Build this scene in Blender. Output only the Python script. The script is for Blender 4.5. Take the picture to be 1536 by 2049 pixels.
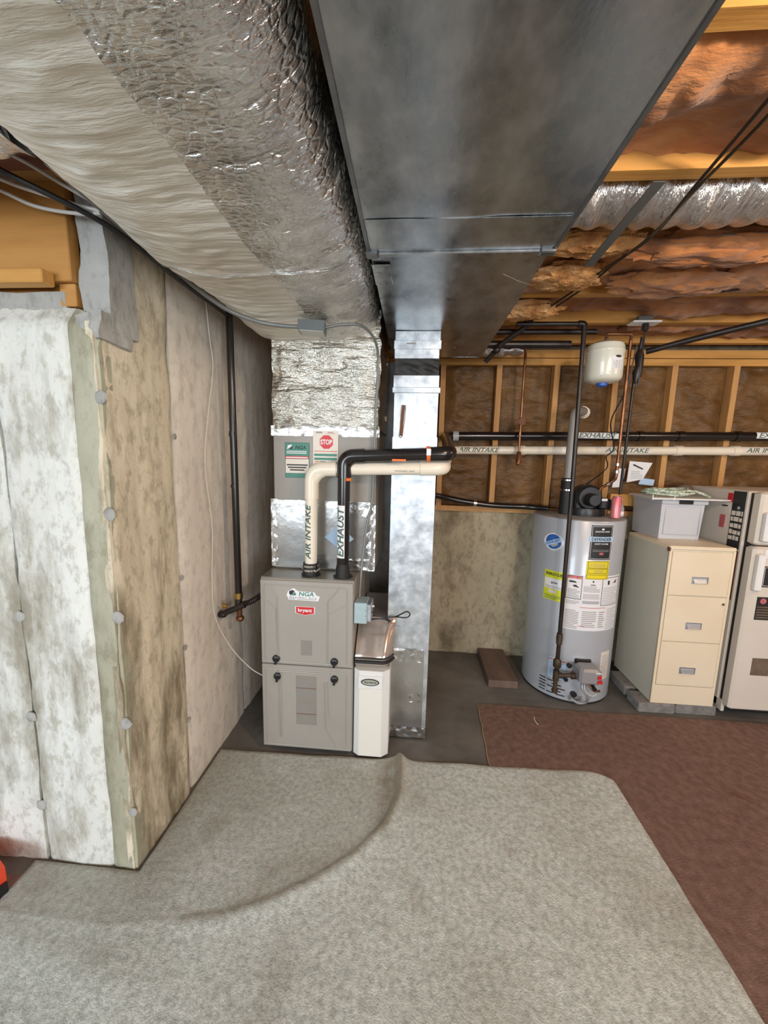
import bpy, bmesh, math, random
from mathutils import Vector, Matrix, noise, Euler
S = bpy.context.scene
for _o in list(bpy.data.objects): bpy.data.objects.remove(_o)
COL = S.collection
rnd = random.Random(7)
R = math.radians
PI = math.pi

# ------------------------------------------------------------------ camera
CAM_H = 1.55
th, ps, ro = R(7.98), R(4.3), R(1.35)
fw = Vector((-math.sin(ps)*math.cos(th), math.cos(ps)*math.cos(th), -math.sin(th)))
rt = Vector((math.cos(ps), math.sin(ps), 0)); up = rt.cross(fw)
rt, up = math.cos(ro)*rt + math.sin(ro)*up, -math.sin(ro)*rt + math.cos(ro)*up
cd = bpy.data.cameras.new('camera'); cam = bpy.data.objects.new('camera', cd); COL.objects.link(cam)
cd.sensor_fit = 'VERTICAL'; cd.sensor_height = 36.0; cd.lens = 36.0*760/2049; cd.clip_start = .02
m3 = Matrix((rt, up, -fw)).transposed(); cam.matrix_world = Matrix.Translation((0, 0, CAM_H)) @ m3.to_4x4()
S.camera = cam

# ------------------------------------------------------------------ light
w = bpy.data.worlds.new('world'); S.world = w; w.use_nodes = True
w.node_tree.nodes['Background'].inputs[0].default_value = (.8, .86, 1, 1)
w.node_tree.nodes['Background'].inputs[1].default_value = .25
def lamp(name, kind, loc, power, col, size=.1, size_y=None, target=None):
    l = bpy.data.lights.new(name, kind); l.energy = power; l.color = col
    o = bpy.data.objects.new(name, l); COL.objects.link(o); o.location = loc
    if kind == 'AREA':
        l.size = size
        if size_y: l.shape = 'RECTANGLE'; l.size_y = size_y
    else: l.shadow_soft_size = size
    if target: o.rotation_euler = (Vector(target) - Vector(loc)).to_track_quat('-Z', 'Y').to_euler()
    return o
# bare ceiling bulb to the right of the ducts, cool window daylight from behind left, unseen fill lights on the right
lamp('bulb_light', 'POINT', (1.02, .25, 2.25), 36, (1.0, .82, .62), .05)
lamp('back_fill_light', 'POINT', (2.6, 1.3, 2.22), 16, (1.0, .80, .60), .06)  # unseen point light added to brighten the water heater
lamp('window_light', 'AREA', (-2.0, -2.9, 1.5), 105, (.78, .90, 1.0), 2.4, 1.3, (-.5, 1.2, 1.0))
lamp('fill_light_right', 'AREA', (1.9, -2.9, 1.5), 75, (.92, .96, 1.0), 2.2, 1.2, (.6, 2, 1.1))  # unseen area fill from behind right, no window modelled
S.view_settings.view_transform = 'Standard'; S.view_settings.look = 'None'
S.view_settings.exposure = 0.4; S.view_settings.gamma = 1; S.view_settings.use_curve_mapping = False

# ------------------------------------------------------------------ materials
def mat(name, cols, rough=.6, metal=0, scale=6, stretch=(1, 1, 1), bump=0, bscale=60, bstretch=(1, 1, 1), bdist=.01,
        lo=.35, hi=.65, detail=6, rvar=0, spec=.5, coat=0, trans=0, kind='noise', vor=None, attr=None, sheen=0):
    m = bpy.data.materials.new(name); m.use_nodes = True
    nt = m.node_tree; N = nt.nodes; L = nt.links; b = N['Principled BSDF']
    b.inputs['Roughness'].default_value = rough; b.inputs['Metallic'].default_value = metal
    b.inputs['Specular IOR Level'].default_value = spec; b.inputs['Coat Weight'].default_value = coat
    b.inputs['Transmission Weight'].default_value = trans; b.inputs['Sheen Weight'].default_value = sheen
    cols = [tuple(c) + (1,) for c in cols]
    b.inputs['Base Color'].default_value = cols[0]
    tc = N.new('ShaderNodeTexCoord')
    def nz(sc, st, det, rg=.6):
        mp = N.new('ShaderNodeMapping'); mp.inputs['Scale'].default_value = st; L.new(tc.outputs['Object'], mp.inputs[0])
        n = N.new('ShaderNodeTexNoise'); n.inputs['Scale'].default_value = sc; n.inputs['Detail'].default_value = det
        n.inputs['Roughness'].default_value = rg; L.new(mp.outputs[0], n.inputs['Vector']); return n, mp
    if len(cols) > 1:
        n, mp = nz(scale, stretch, detail)
        cr = N.new('ShaderNodeValToRGB'); L.new(n.outputs['Fac'], cr.inputs[0])
        el = cr.color_ramp.elements; el[0].position = lo; el[0].color = cols[0]; el[1].position = hi; el[1].color = cols[-1]
        for i, c in enumerate(cols[1:-1]):
            e = el.new(lo + (hi-lo)*(i+1)/(len(cols)-1)); e.color = c
        out = cr.outputs[0]
        L.new(out, b.inputs['Base Color'])
        if rvar:
            mr = N.new('ShaderNodeMapRange'); L.new(n.outputs['Fac'], mr.inputs[0]); mr.inputs[1].default_value = .3; mr.inputs[2].default_value = .7
            mr.inputs[3].default_value = rough - rvar; mr.inputs[4].default_value = rough + rvar; L.new(mr.outputs[0], b.inputs['Roughness'])
    h = None
    if bump:
        n2, _ = nz(bscale, bstretch, 5); h = n2.outputs['Fac']
        if vor:
            mp = N.new('ShaderNodeMapping'); mp.inputs['Scale'].default_value = vor[1]; L.new(tc.outputs['Object'], mp.inputs[0])
            v = N.new('ShaderNodeTexVoronoi'); v.inputs['Scale'].default_value = vor[0]; L.new(mp.outputs[0], v.inputs['Vector']); v.feature = 'DISTANCE_TO_EDGE'
            pw = N.new('ShaderNodeMapRange'); L.new(v.outputs['Distance'], pw.inputs[0]); pw.inputs[2].default_value = .22; pw.interpolation_type = 'SMOOTHSTEP'
            mm = N.new('ShaderNodeMath'); mm.operation = 'MULTIPLY_ADD'; L.new(pw.outputs[0], mm.inputs[0])
            mm.inputs[1].default_value = vor[2]; L.new(h, mm.inputs[2]); h = mm.outputs[0]
        bp = N.new('ShaderNodeBump'); bp.inputs['Strength'].default_value = bump; bp.inputs['Distance'].default_value = bdist
        L.new(h, bp.inputs['Height']); L.new(bp.outputs[0], b.inputs['Normal'])
    if attr:   # stains and shade whose shape is kept in a colour attribute: r mixes towards a second colour
        a = N.new('ShaderNodeAttribute'); a.attribute_name = 'stain_shade'
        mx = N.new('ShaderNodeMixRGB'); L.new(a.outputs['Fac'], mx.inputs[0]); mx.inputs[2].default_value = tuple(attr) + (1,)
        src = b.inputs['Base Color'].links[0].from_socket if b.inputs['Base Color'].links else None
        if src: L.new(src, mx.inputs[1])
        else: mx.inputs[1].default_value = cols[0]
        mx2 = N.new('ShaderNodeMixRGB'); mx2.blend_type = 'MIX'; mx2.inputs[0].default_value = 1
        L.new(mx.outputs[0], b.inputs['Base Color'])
    return m

def concrete(name, light, mid, dark, vs=(5, 5, 1.1), thr=.5, width=.14, amt=1.0, bump=.5, seed=0.0, zfade=None):
    """old poured concrete: pale lime bloom worn through in vertical streaks, with fine speckle"""
    m = bpy.data.materials.new(name); m.use_nodes = True; nt = m.node_tree; N = nt.nodes; L = nt.links; b = N['Principled BSDF']
    b.inputs['Roughness'].default_value = .9; b.inputs['Specular IOR Level'].default_value = .2
    tc = N.new('ShaderNodeTexCoord')
    def nz(sc, st, det, rg, off=0):
        mp = N.new('ShaderNodeMapping'); mp.inputs['Scale'].default_value = st; mp.inputs['Location'].default_value = (seed+off, seed*1.7, off)
        L.new(tc.outputs['Object'], mp.inputs[0]); n = N.new('ShaderNodeTexNoise'); n.inputs['Scale'].default_value = sc
        n.inputs['Detail'].default_value = det; n.inputs['Roughness'].default_value = rg; L.new(mp.outputs[0], n.inputs['Vector']); return n.outputs['Fac']
    def ramp(s, a, bb):
        r = N.new('ShaderNodeMapRange'); L.new(s, r.inputs[0]); r.inputs[1].default_value = a; r.inputs[2].default_value = bb; return r.outputs[0]
    def mix(f, a, c):
        x = N.new('ShaderNodeMixRGB'); L.new(f, x.inputs[0])
        for i, v in ((1, a), (2, c)):
            if isinstance(v, tuple): x.inputs[i].default_value = v + (1,)
            else: L.new(v, x.inputs[i])
        return x.outputs[0]
    def mul(a, v):
        x = N.new('ShaderNodeMath'); x.operation = 'MULTIPLY'; L.new(a, x.inputs[0])
        if isinstance(v, float): x.inputs[1].default_value = v
        else: L.new(v, x.inputs[1])
        return x.outputs[0]
    big = nz(1.0, vs, 9, .68)
    patch = nz(2.2, (1.5, 1.5, .7), 4, .5, 3.1)
    s = N.new('ShaderNodeMath'); s.operation = 'MULTIPLY_ADD'; L.new(patch, s.inputs[0]); s.inputs[1].default_value = .55
    s2 = mul(big, .62); L.new(s2, s.inputs[2])
    f = ramp(s.outputs[0], thr + .08, thr + .08 + width)
    fine = ramp(nz(26, (1, 1, .55), 6, .7, 7.7), .50, .62)
    c = mix(ramp(nz(3, (1, 1, .6), 5, .6, 1.3), .35, .7), light, mid)
    c = mix(mul(f, amt), c, dark)
    c = mix(mul(fine, .42), c, dark)
    L.new(c, b.inputs['Base Color'])
    bp = N.new('ShaderNodeBump'); bp.inputs['Strength'].default_value = bump; bp.inputs['Distance'].default_value = .012
    L.new(nz(22, (1, 1, .7), 8, .7, 5.0), bp.inputs['Height']); L.new(bp.outputs[0], b.inputs['Normal'])
    return m

M = {}
M['floor'] = mat('floor_concrete', [(.075, .07, .062), (.15, .14, .125), (.22, .205, .18)], .62, scale=2.2, bump=.25, bscale=18, lo=.3, hi=.72, rvar=.1)
M['conc_white'] = concrete('limed_concrete', (.84, .85, .80), (.74, .73, .67), (.27, .235, .16), vs=(11, 11, 3.2), thr=.475, width=.16, amt=.8, bump=.7)
M['conc_olive'] = concrete('olive_concrete', (.50, .49, .38), (.36, .34, .24), (.22, .19, .12), vs=(8, 8, 2), thr=.46, width=.2, seed=4.)
M['conc_tan'] = concrete('tan_concrete', (.80, .71, .55), (.66, .58, .43), (.23, .19, .12), vs=(8, 8, 1.5), thr=.50, width=.11, amt=.9, bump=.6, seed=9.)
M['conc_smooth'] = concrete('smooth_concrete', (.84, .77, .68), (.74, .67, .58), (.48, .43, .36), thr=.60, width=.15, amt=.4, bump=.2, seed=2.)
M['conc_grey'] = concrete('grey_concrete', (.50, .49, .46), (.36, .35, .33), (.20, .19, .17), thr=.52, width=.16, amt=.6, bump=.6, seed=6.)
M['conc_back'] = concrete('back_wall_concrete', (.50, .43, .30), (.38, .33, .23), (.15, .12, .075), vs=(3, 3, 2), thr=.52, width=.12, amt=.8, bump=.35, seed=3.)
M['room'] = mat('far_room_wall', [(.62, .60, .55), (.5, .48, .44)], .9, scale=2)
M['wood'] = mat('joist_wood', [(.48, .22, .045), (.62, .31, .075), (.68, .37, .11)], .6, scale=5, stretch=(.35, 3, 3), bump=.15, bscale=30, bstretch=(.1, 2, 2), lo=.3, hi=.7)
M['woodv'] = mat('stud_wood', [(.46, .22, .07), (.60, .33, .12)], .65, scale=6, stretch=(3, 3, .35), bump=.15, bscale=30, bstretch=(2, 2, .1), lo=.3, hi=.7)
M['subfloor'] = mat('subfloor_board', [(.25, .12, .045), (.38, .19, .08)], .8, scale=9)
M['beam'] = mat('beam_wood', [(.36, .155, .03), (.48, .22, .05), (.55, .28, .08)], .55, scale=3, stretch=(.4, 3, 3), lo=.3, hi=.7, bump=.1, bscale=20)
M['redwood'] = mat('dark_red_board', [(.10, .03, .02), (.16, .05, .03)], .6, scale=6)
M['kraft'] = mat('kraft_paper', [(.085, .040, .013), (.16, .080, .027), (.24, .128, .048)], .46, scale=3.2, stretch=(1, 1, 1.6), bump=.8, bscale=7, bstretch=(1, 1, 2.2), bdist=.03, lo=.3, hi=.75, spec=.35)
M['fiber'] = mat('pink_fibreglass', [(.25, .09, .032), (.44, .18, .065), (.62, .32, .14)], .95, scale=5, stretch=(.7, 1.1, 1), bump=.5, bscale=22, bstretch=(.5, 1.6, 1), bdist=.02, lo=.32, hi=.68, spec=.1, sheen=.3)
M['fiber_tan'] = mat('tan_fibreglass', [(.34, .14, .055), (.60, .31, .12), (.74, .46, .24)], .95, scale=9, bump=1, bscale=30, bdist=.02, lo=.32, hi=.68, spec=.1)
M['foil'] = mat('foil_wrap', [(.62, .60, .57), (.86, .84, .80)], .27, 1, scale=9, bump=.9, bscale=24, bstretch=(.55, 2.4, 1), bdist=.012, rvar=.07, vor=(40, (1, 1.5, 1), .20))
M['foil_bounce'] = mat('foil_wrap_bounce', [(.76, .71, .62), (.85, .81, .72)], .48, .35, scale=4, bump=.7, bscale=20, bstretch=(.35, 2.6, 1), bdist=.012)  # cream colour imitates the lit wall mirrored in the foil
M['foilv'] = mat('foil_wrap_upright', [(.46, .43, .37), (.72, .68, .60)], .2, 1, scale=9, bump=1, bscale=13, bstretch=(.7, .7, 2.4), bdist=.02, rvar=.06)
M['foil_tape'] = mat('foil_tape', [(.58, .58, .57), (.74, .74, .73)], .26, 1, scale=20, bump=.6, bscale=38, bdist=.006)
M['foil_flex'] = mat('flex_foil', [(.72, .73, .76), (.92, .92, .92)], .25, 1, scale=14, bump=1, bscale=16, bstretch=(3.2, .8, .8), bdist=.02)
M['galv'] = mat('galvanised_steel', [(.36, .38, .40), (.47, .49, .51), (.60, .62, .65)], .30, 1, scale=16, bump=.10, bscale=12, rvar=.08, bdist=.01, detail=9)
M['galv_b'] = mat('galvanised_bright', [(.54, .59, .64), (.66, .71, .76), (.82, .86, .90)], .38, .85, scale=17, bump=.12, bscale=9, rvar=.08, detail=9)
M['galv_dark'] = mat('galvanised_dark', [(.20, .21, .22), (.30, .31, .32)], .45, 1, scale=12)
M['duct'] = mat('duct_steel', [(.36, .385, .40), (.45, .475, .49), (.57, .595, .61)], .30, 1, scale=11, stretch=(1.2, .8, 1), bump=.12, bscale=7, bstretch=(1.3, .6, 1), rvar=.07, bdist=.012, detail=9)
M['furn'] = mat('furnace_taupe', [(.36, .335, .30), (.385, .36, .32)], .42, .1, scale=3)
M['furn_top'] = mat('furnace_top', [(.20, .185, .155), (.25, .23, .19)], .4, .3, scale=6)
M['sheet'] = mat('cabinet_sheet', [(.27, .245, .21), (.30, .275, .24)], .42, .05, scale=2.5)
M['clear'] = mat('plastic_film_panel', [(.42, .42, .41), (.58, .58, .57)], .22, .85, scale=5, bump=.12, bscale=6, bdist=.02)
M['white'] = mat('white_plastic', [(.78, .78, .76)], .4)
M['warmwhite'] = mat('warm_white_plastic', [(.80, .77, .70)], .38)
M['shade'] = mat('grey_white_trim', [(.45, .47, .50)], .4)
M['pvc'] = mat('pvc', [(.80, .72, .58), (.85, .78, .66)], .3, scale=4, spec=.5)
M['pvc_grey'] = mat('grey_pvc', [(.26, .24, .215)], .4)
M['abs'] = mat('black_abs', [(.012, .009, .009)], .22, spec=.6)
M['iron'] = mat('black_iron', [(.018, .015, .014), (.04, .03, .026)], .36, .3, scale=10)
M['brown_iron'] = mat('brown_iron', [(.05, .035, .02), (.10, .07, .045)], .55, .4, scale=14)
M['copper'] = mat('copper', [(.16, .065, .03), (.36, .17, .085)], .4, .8, scale=14)
M['brass'] = mat('brass', [(.55, .36, .12)], .3, 1)
M['chrome'] = mat('chrome', [(.85, .85, .85)], .12, 1)
M['black'] = mat('black_plastic', [(.015, .015, .016)], .35)
M['rubber'] = mat('black_rubber', [(.012, .012, .012)], .6)
M['orange'] = mat('orange_tag', [(.75, .17, .03)], .5)
M['red'] = mat('red_print', [(.60, .02, .025)], .45)
M['brightred'] = mat('bright_orange_red', [(.78, .07, .025)], .5)
M['pinkcan'] = mat('pink_can', [(.62, .10, .13), (.80, .30, .32)], .3, .3, scale=14, stretch=(3, 3, .5))
M['green'] = mat('green_print', [(.06, .24, .18)], .5)
M['dkgreen'] = mat('dark_green_print', [(.035, .14, .11)], .5)
M['txt'] = mat('dark_print', [(.02, .022, .022)], .5)
M['txtgrey'] = mat('grey_print', [(.28, .27, .26)], .6)
M['txtgreen'] = mat('pipe_lettering', [(.07, .13, .11)], .5)
M['paper'] = mat('white_paper', [(.82, .82, .84)], .6)
M['papercream'] = mat('cream_paper', [(.76, .70, .62)], .6)
M['yellow'] = mat('yellow_print', [(.80, .66, .015)], .5)
M['lime'] = mat('lime_print', [(.68, .72, .03)], .5)
M['blue'] = mat('blue_print', [(.03, .12, .42)], .45)
M['ltblue'] = mat('pale_blue_reflection', [(.45, .62, .82)], .45)
M['bluecap'] = mat('blue_cap', [(.02, .10, .45)], .4)
M['tank'] = mat('tank_grey', [(.43, .46, .50), (.47, .50, .54)], .3, .15, scale=3, coat=.3)
M['tank_top'] = mat('tank_top', [(.26, .25, .24), (.34, .33, .31)], .5, .2, scale=9)
M['tank_cream'] = mat('cream_tank', [(.72, .70, .60)], .28, coat=.3)
M['valve'] = mat('valve_grey', [(.36, .36, .37)], .35, .3)
M['almond'] = mat('almond_paint', [(.80, .68, .49), (.84, .73, .55)], .42, scale=3)
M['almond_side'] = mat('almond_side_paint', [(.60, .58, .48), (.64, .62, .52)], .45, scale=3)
M['fridge'] = mat('fridge_enamel', [(.70, .64, .56), (.74, .68, .60)], .4, bump=.2, bscale=220, bdist=.002, scale=2)
M['fridge_w'] = mat('fridge_handle', [(.86, .86, .85)], .3)
M['bin'] = mat('storage_bin', [(.52, .54, .58), (.58, .60, .64)], .4, scale=2, trans=.0)
M['paver'] = mat('grey_paver', [(.17, .165, .155), (.27, .26, .245)], .9, scale=22, bump=.5, bscale=90)
M['plank'] = mat('brown_plank', [(.13, .085, .065), (.18, .12, .09)], .8, scale=5, stretch=(3, .5, 1), bump=.2, bscale=30)
M['brown_carpet'] = mat('brown_carpet', [(.17, .102, .080), (.215, .136, .108), (.27, .175, .142)], .95, scale=30, bump=.8, bscale=160, bdist=.006, lo=.3, hi=.7, spec=.1)
M['seam'] = mat('carpet_backing_edge', [(.42, .30, .17)], .9)
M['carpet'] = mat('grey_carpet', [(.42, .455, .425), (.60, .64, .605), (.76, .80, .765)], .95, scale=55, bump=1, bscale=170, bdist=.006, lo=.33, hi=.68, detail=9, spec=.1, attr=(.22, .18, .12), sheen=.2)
M['rope'] = mat('green_white_rope', [(.30, .40, .28), (.72, .76, .66)], .85, scale=60, lo=.45, hi=.55)
M['greencloth'] = mat('dark_green_cloth', [(.04, .12, .09)], .9)
M['rock'] = mat('brown_sack', [(.12, .08, .055), (.22, .16, .11)], .9, scale=8)
M['wirew'] = mat('white_wire', [(.76, .73, .66)], .5)
M['cable_grey'] = mat('grey_cable', [(.20, .20, .19)], .4, .3)
M['cable_white'] = mat('white_cable', [(.60, .58, .54)], .5)
M['box_grey'] = mat('steel_box', [(.16, .17, .17)], .4, .6)
M['box_cover'] = mat('box_cover', [(.50, .50, .44)], .4, .4)
M['elec'] = mat('pale_blue_box', [(.52, .66, .70)], .35, .5)
M['boot'] = mat('boot_sheet', [(.50, .42, .37), (.62, .54, .49)], .2, .7, scale=2.5, bump=.1, bscale=6)
M['rust'] = mat('rust_slot', [(.16, .06, .03)], .7)
M['clearb'] = mat('clear_bottle', [(.75, .82, .86)], .08, trans=.6)

# ------------------------------------------------------------------ mesh helpers
class MB:
    def __init__(s): s.v = []; s.f = []
    def add(s, vs, fs):
        b = len(s.v); s.v += [tuple(v) for v in vs]; s.f += [tuple(i+b for i in f) for f in fs]; return s
    def box(s, x0, x1, y0, y1, z0, z1, ch=0):
        if ch:   # chamfered box: three nested sections
            c = ch
            def ring(z, k): return [(x0+k+c, y0+k, z), (x1-k-c, y0+k, z), (x1-k, y0+k+c, z), (x1-k, y1-k-c, z), (x1-k-c, y1-k, z), (x0+k+c, y1-k, z), (x0+k, y1-k-c, z), (x0+k, y0+k+c, z)]
            rs = ring(z0, c) + ring(z0+c, 0) + ring(z1-c, 0) + ring(z1, c)
            fs = [tuple(range(7, -1, -1)), tuple(range(24, 32))]
            for k in range(3):
                for i in range(8): fs.append((k*8+i, k*8+(i+1) % 8, k*8+8+(i+1) % 8, k*8+8+i))
            return s.add(rs, fs)
        return s.add([(x0, y0, z0), (x1, y0, z0), (x1, y1, z0), (x0, y1, z0), (x0, y0, z1), (x1, y0, z1), (x1, y1, z1), (x0, y1, z1)],
                     [(3, 2, 1, 0), (4, 5, 6, 7), (0, 1, 5, 4), (1, 2, 6, 5), (2, 3, 7, 6), (3, 0, 4, 7)])
    def obox(s, c, hx, hy, hz, rot):      # oriented box
        m = Euler(rot).to_matrix(); t = MB().box(-hx, hx, -hy, hy, -hz, hz)
        return s.add([Vector(c) + m @ Vector(v) for v in t.v], t.f)
    def tube(s, pts, r, n=14, caps=True):
        pts = [Vector(p) for p in pts]; rs = r if isinstance(r, (list, tuple)) else [r]*len(pts)
        T = [(pts[min(i+1, len(pts)-1)] - pts[max(i-1, 0)]).normalized() for i in range(len(pts))]
        a = Vector((0, 0, 1)) if abs(T[0].z) < .9 else Vector((1, 0, 0)); nrm = T[0].cross(a).normalized(); vs = []
        for i, p in enumerate(pts):
            nrm = (nrm - T[i]*nrm.dot(T[i])).normalized(); bn = T[i].cross(nrm)
            for k in range(n):
                t = 2*PI*k/n; vs.append(p + (nrm*math.cos(t) + bn*math.sin(t))*rs[i])
        fs = [(i*n+k, i*n+(k+1) % n, (i+1)*n+(k+1) % n, (i+1)*n+k) for i in range(len(pts)-1) for k in range(n)]
        if caps: fs += [tuple(range(n-1, -1, -1)), tuple((len(pts)-1)*n+k for k in range(n))]
        return s.add(vs, fs)
    def cyl(s, a, b, r, n=18): return s.tube([a, b], r, n)
    def lathe(s, prof, c=(0, 0), n=40):   # prof [(r,z)] about a vertical axis
        vs = []; N = len(prof)
        for r_, z in prof:
            for k in range(n): t = 2*PI*k/n; vs.append((c[0]+r_*math.cos(t), c[1]+r_*math.sin(t), z))
        fs = [(i*n+k, i*n+(k+1) % n, (i+1)*n+(k+1) % n, (i+1)*n+k) for i in range(N-1) for k in range(n)]
        fs += [tuple(range(n-1, -1, -1)), tuple((N-1)*n+k for k in range(n))]
        return s.add(vs, fs)
    def slab(s, mp, u0, u1, v0, v1, n0=0, n1=.001, nu=1, nv=1):
        g = [[[mp(u0+(u1-u0)*i/nu, v0+(v1-v0)*j/nv, nn) for i in range(nu+1)] for j in range(nv+1)] for nn in (n0, n1)]
        vs = [p for L_ in g for r_ in L_ for p in r_]; W = nu+1; Q = W*(nv+1); fs = []
        for j in range(nv):
            for i in range(nu):
                a = j*W+i; fs.append((a+Q, a+1+Q, a+1+W+Q, a+W+Q)); fs.append((a+W, a+1+W, a+1, a))
        for i in range(nu):
            fs.append((i, i+1, i+1+Q, i+Q)); a = nv*W+i; fs.append((a+1, a, a+Q, a+1+Q))
        for j in range(nv):
            a = j*W; fs.append((a+W, a, a+Q, a+W+Q)); a = j*W+nu; fs.append((a, a+W, a+W+Q, a+Q))
        return s.add(vs, fs)
    def poly(s, mp, pts, n0=0, n1=.001):
        k = len(pts); vs = [mp(u, v, n0) for u, v in pts] + [mp(u, v, n1) for u, v in pts]
        return s.add(vs, [tuple(range(k-1, -1, -1)), tuple(range(k, 2*k))] + [(i, (i+1) % k, (i+1) % k+k, i+k) for i in range(k)])
    def frame(s, mp, u0, u1, v0, v1, t, n0=0, n1=.001, nu=1):
        s.slab(mp, u0, u1, v0, v0+t, n0, n1, nu); s.slab(mp, u0, u1, v1-t, v1, n0, n1, nu)
        s.slab(mp, u0, u0+t, v0+t, v1-t, n0, n1); s.slab(mp, u1-t, u1, v0+t, v1-t, n0, n1); return s
    def ell(s, c, rx, ry, rz, nu=20, nv=12, f=None):
        vs = []; fs = []
        for j in range(nv+1):
            p = PI*j/nv
            for i in range(nu):
                t = 2*PI*i/nu; d = Vector((math.sin(p)*math.cos(t), math.sin(p)*math.sin(t), math.cos(p)))
                k = 1 if not f else f(d); vs.append((c[0]+rx*d.x*k, c[1]+ry*d.y*k, c[2]+rz*d.z*k))
        for j in range(nv):
            for i in range(nu): fs.append((j*nu+i, (j+1)*nu+i, (j+1)*nu+(i+1) % nu, j*nu+(i+1) % nu))
        return s.add(vs, fs)
    def grid(s, nu, nv, fn):              # closed-free sheet
        W = nu+1; vs = [fn(i/nu, j/nv) for j in range(nv+1) for i in range(W)]
        return s.add(vs, [(j*W+i, j*W+i+1, (j+1)*W+i+1, (j+1)*W+i) for j in range(nv) for i in range(nu)])

def arc(path, rad, n=8):
    """polyline with rounded corners"""
    P = [Vector(p) for p in path]; out = [P[0]]
    for i in range(1, len(P)-1):
        a, b, c = P[i-1], P[i], P[i+1]; d1 = (a-b).normalized(); d2 = (c-b).normalized(); ang = d1.angle(d2)
        if ang > 3.1: out.append(b); continue
        t = min(rad/math.tan(ang/2), (a-b).length*.49, (c-b).length*.49)
        p1, p2 = b+d1*t, b+d2*t
        for k in range(n+1):
            u = k/n; q = p1.lerp(b, u).lerp(b.lerp(p2, u), u); out.append(q)
    out.append(P[-1]); return out
def smooth_path(pts, n=8):
    P = [Vector(p) for p in pts]; P = [P[0]*2-P[1]] + P + [P[-1]*2-P[-2]]; out = []
    for i in range(1, len(P)-2):
        for k in range(n):
            t = k/n; a, b, c, d = P[i-1:i+3]
            out.append(.5*((2*b)+(c-a)*t+(2*a-5*b+4*c-d)*t*t+(3*b-a-3*c+d)*t**3))
    out.append(P[-2]); return out

SPLIT = {'union', 'elbow', 'sight_glass', 'clamp', 'thermostat_knob', 'solder_joint', 'coupling', 'pipe_coupling', 'screw', 'peg', 'valve_body', 'green_bars', 'slot', 'knockout', 'edge_seam', 'label_border', 'red_line', 'control_knob', 'collar'}
def islands(mb):
    p = list(range(len(mb.v)))
    def find(a):
        while p[a] != a: p[a] = p[p[a]]; a = p[a]
        return a
    for f in mb.f:
        for k in f[1:]: p[find(k)] = find(f[0])
    g = {}
    for f in mb.f: g.setdefault(find(f[0]), []).append(f)
    out = []
    for fs in g.values():
        b = MB(); idx = {}
        for f in fs:
            for k in f:
                if k not in idx: idx[k] = len(b.v); b.v.append(mb.v[k])
            b.f.append(tuple(idx[k] for k in f))
        out.append(b)
    return out
def obj(name, mb, m, parent=None, smooth=False, label=None):
    if name in SPLIT and parent and isinstance(mb, MB):
        L_ = islands(mb)
        if len(L_) > 1: return [obj1(name, q, m, parent, smooth, label) for q in L_][0]
    return obj1(name, mb, m, parent, smooth, label)
def obj1(name, mb, m, parent=None, smooth=False, label=None):
    me = bpy.data.meshes.new(name)
    if isinstance(mb, MB):
        me.from_pydata(mb.v, [], mb.f)
        bm = bmesh.new(); bm.from_mesh(me)
        bmesh.ops.recalc_face_normals(bm, faces=bm.faces[:])
        bm.to_mesh(me); bm.free()
    me.materials.append(M[m] if isinstance(m, str) else m)
    if smooth:
        me.polygons.foreach_set('use_smooth', [True]*len(me.polygons))
        try: me.set_sharp_from_angle(angle=R(42))
        except Exception: pass
    o = bpy.data.objects.new(name, me); COL.objects.link(o)
    if parent:
        o.parent = parent
        if parent.type == 'EMPTY': o.matrix_parent_inverse = Matrix.Translation(-parent.location)
    if label: o['label'] = label
    return o
def thing(name, loc, label, cat, group=None):
    o = bpy.data.objects.new(name, None); COL.objects.link(o); o.location = loc; o.empty_display_size = .05
    o['label'] = label; o['category'] = cat
    if group: o['group'] = group
    return o
def tag(o, label, cat, group=None):
    o['label'] = label; o['category'] = cat
    if group: o['group'] = group
    return o
def struct(name, mb, m, smooth=False):
    o = obj(name, mb, m, None, smooth); o['kind'] = 'structure'; return o

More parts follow.
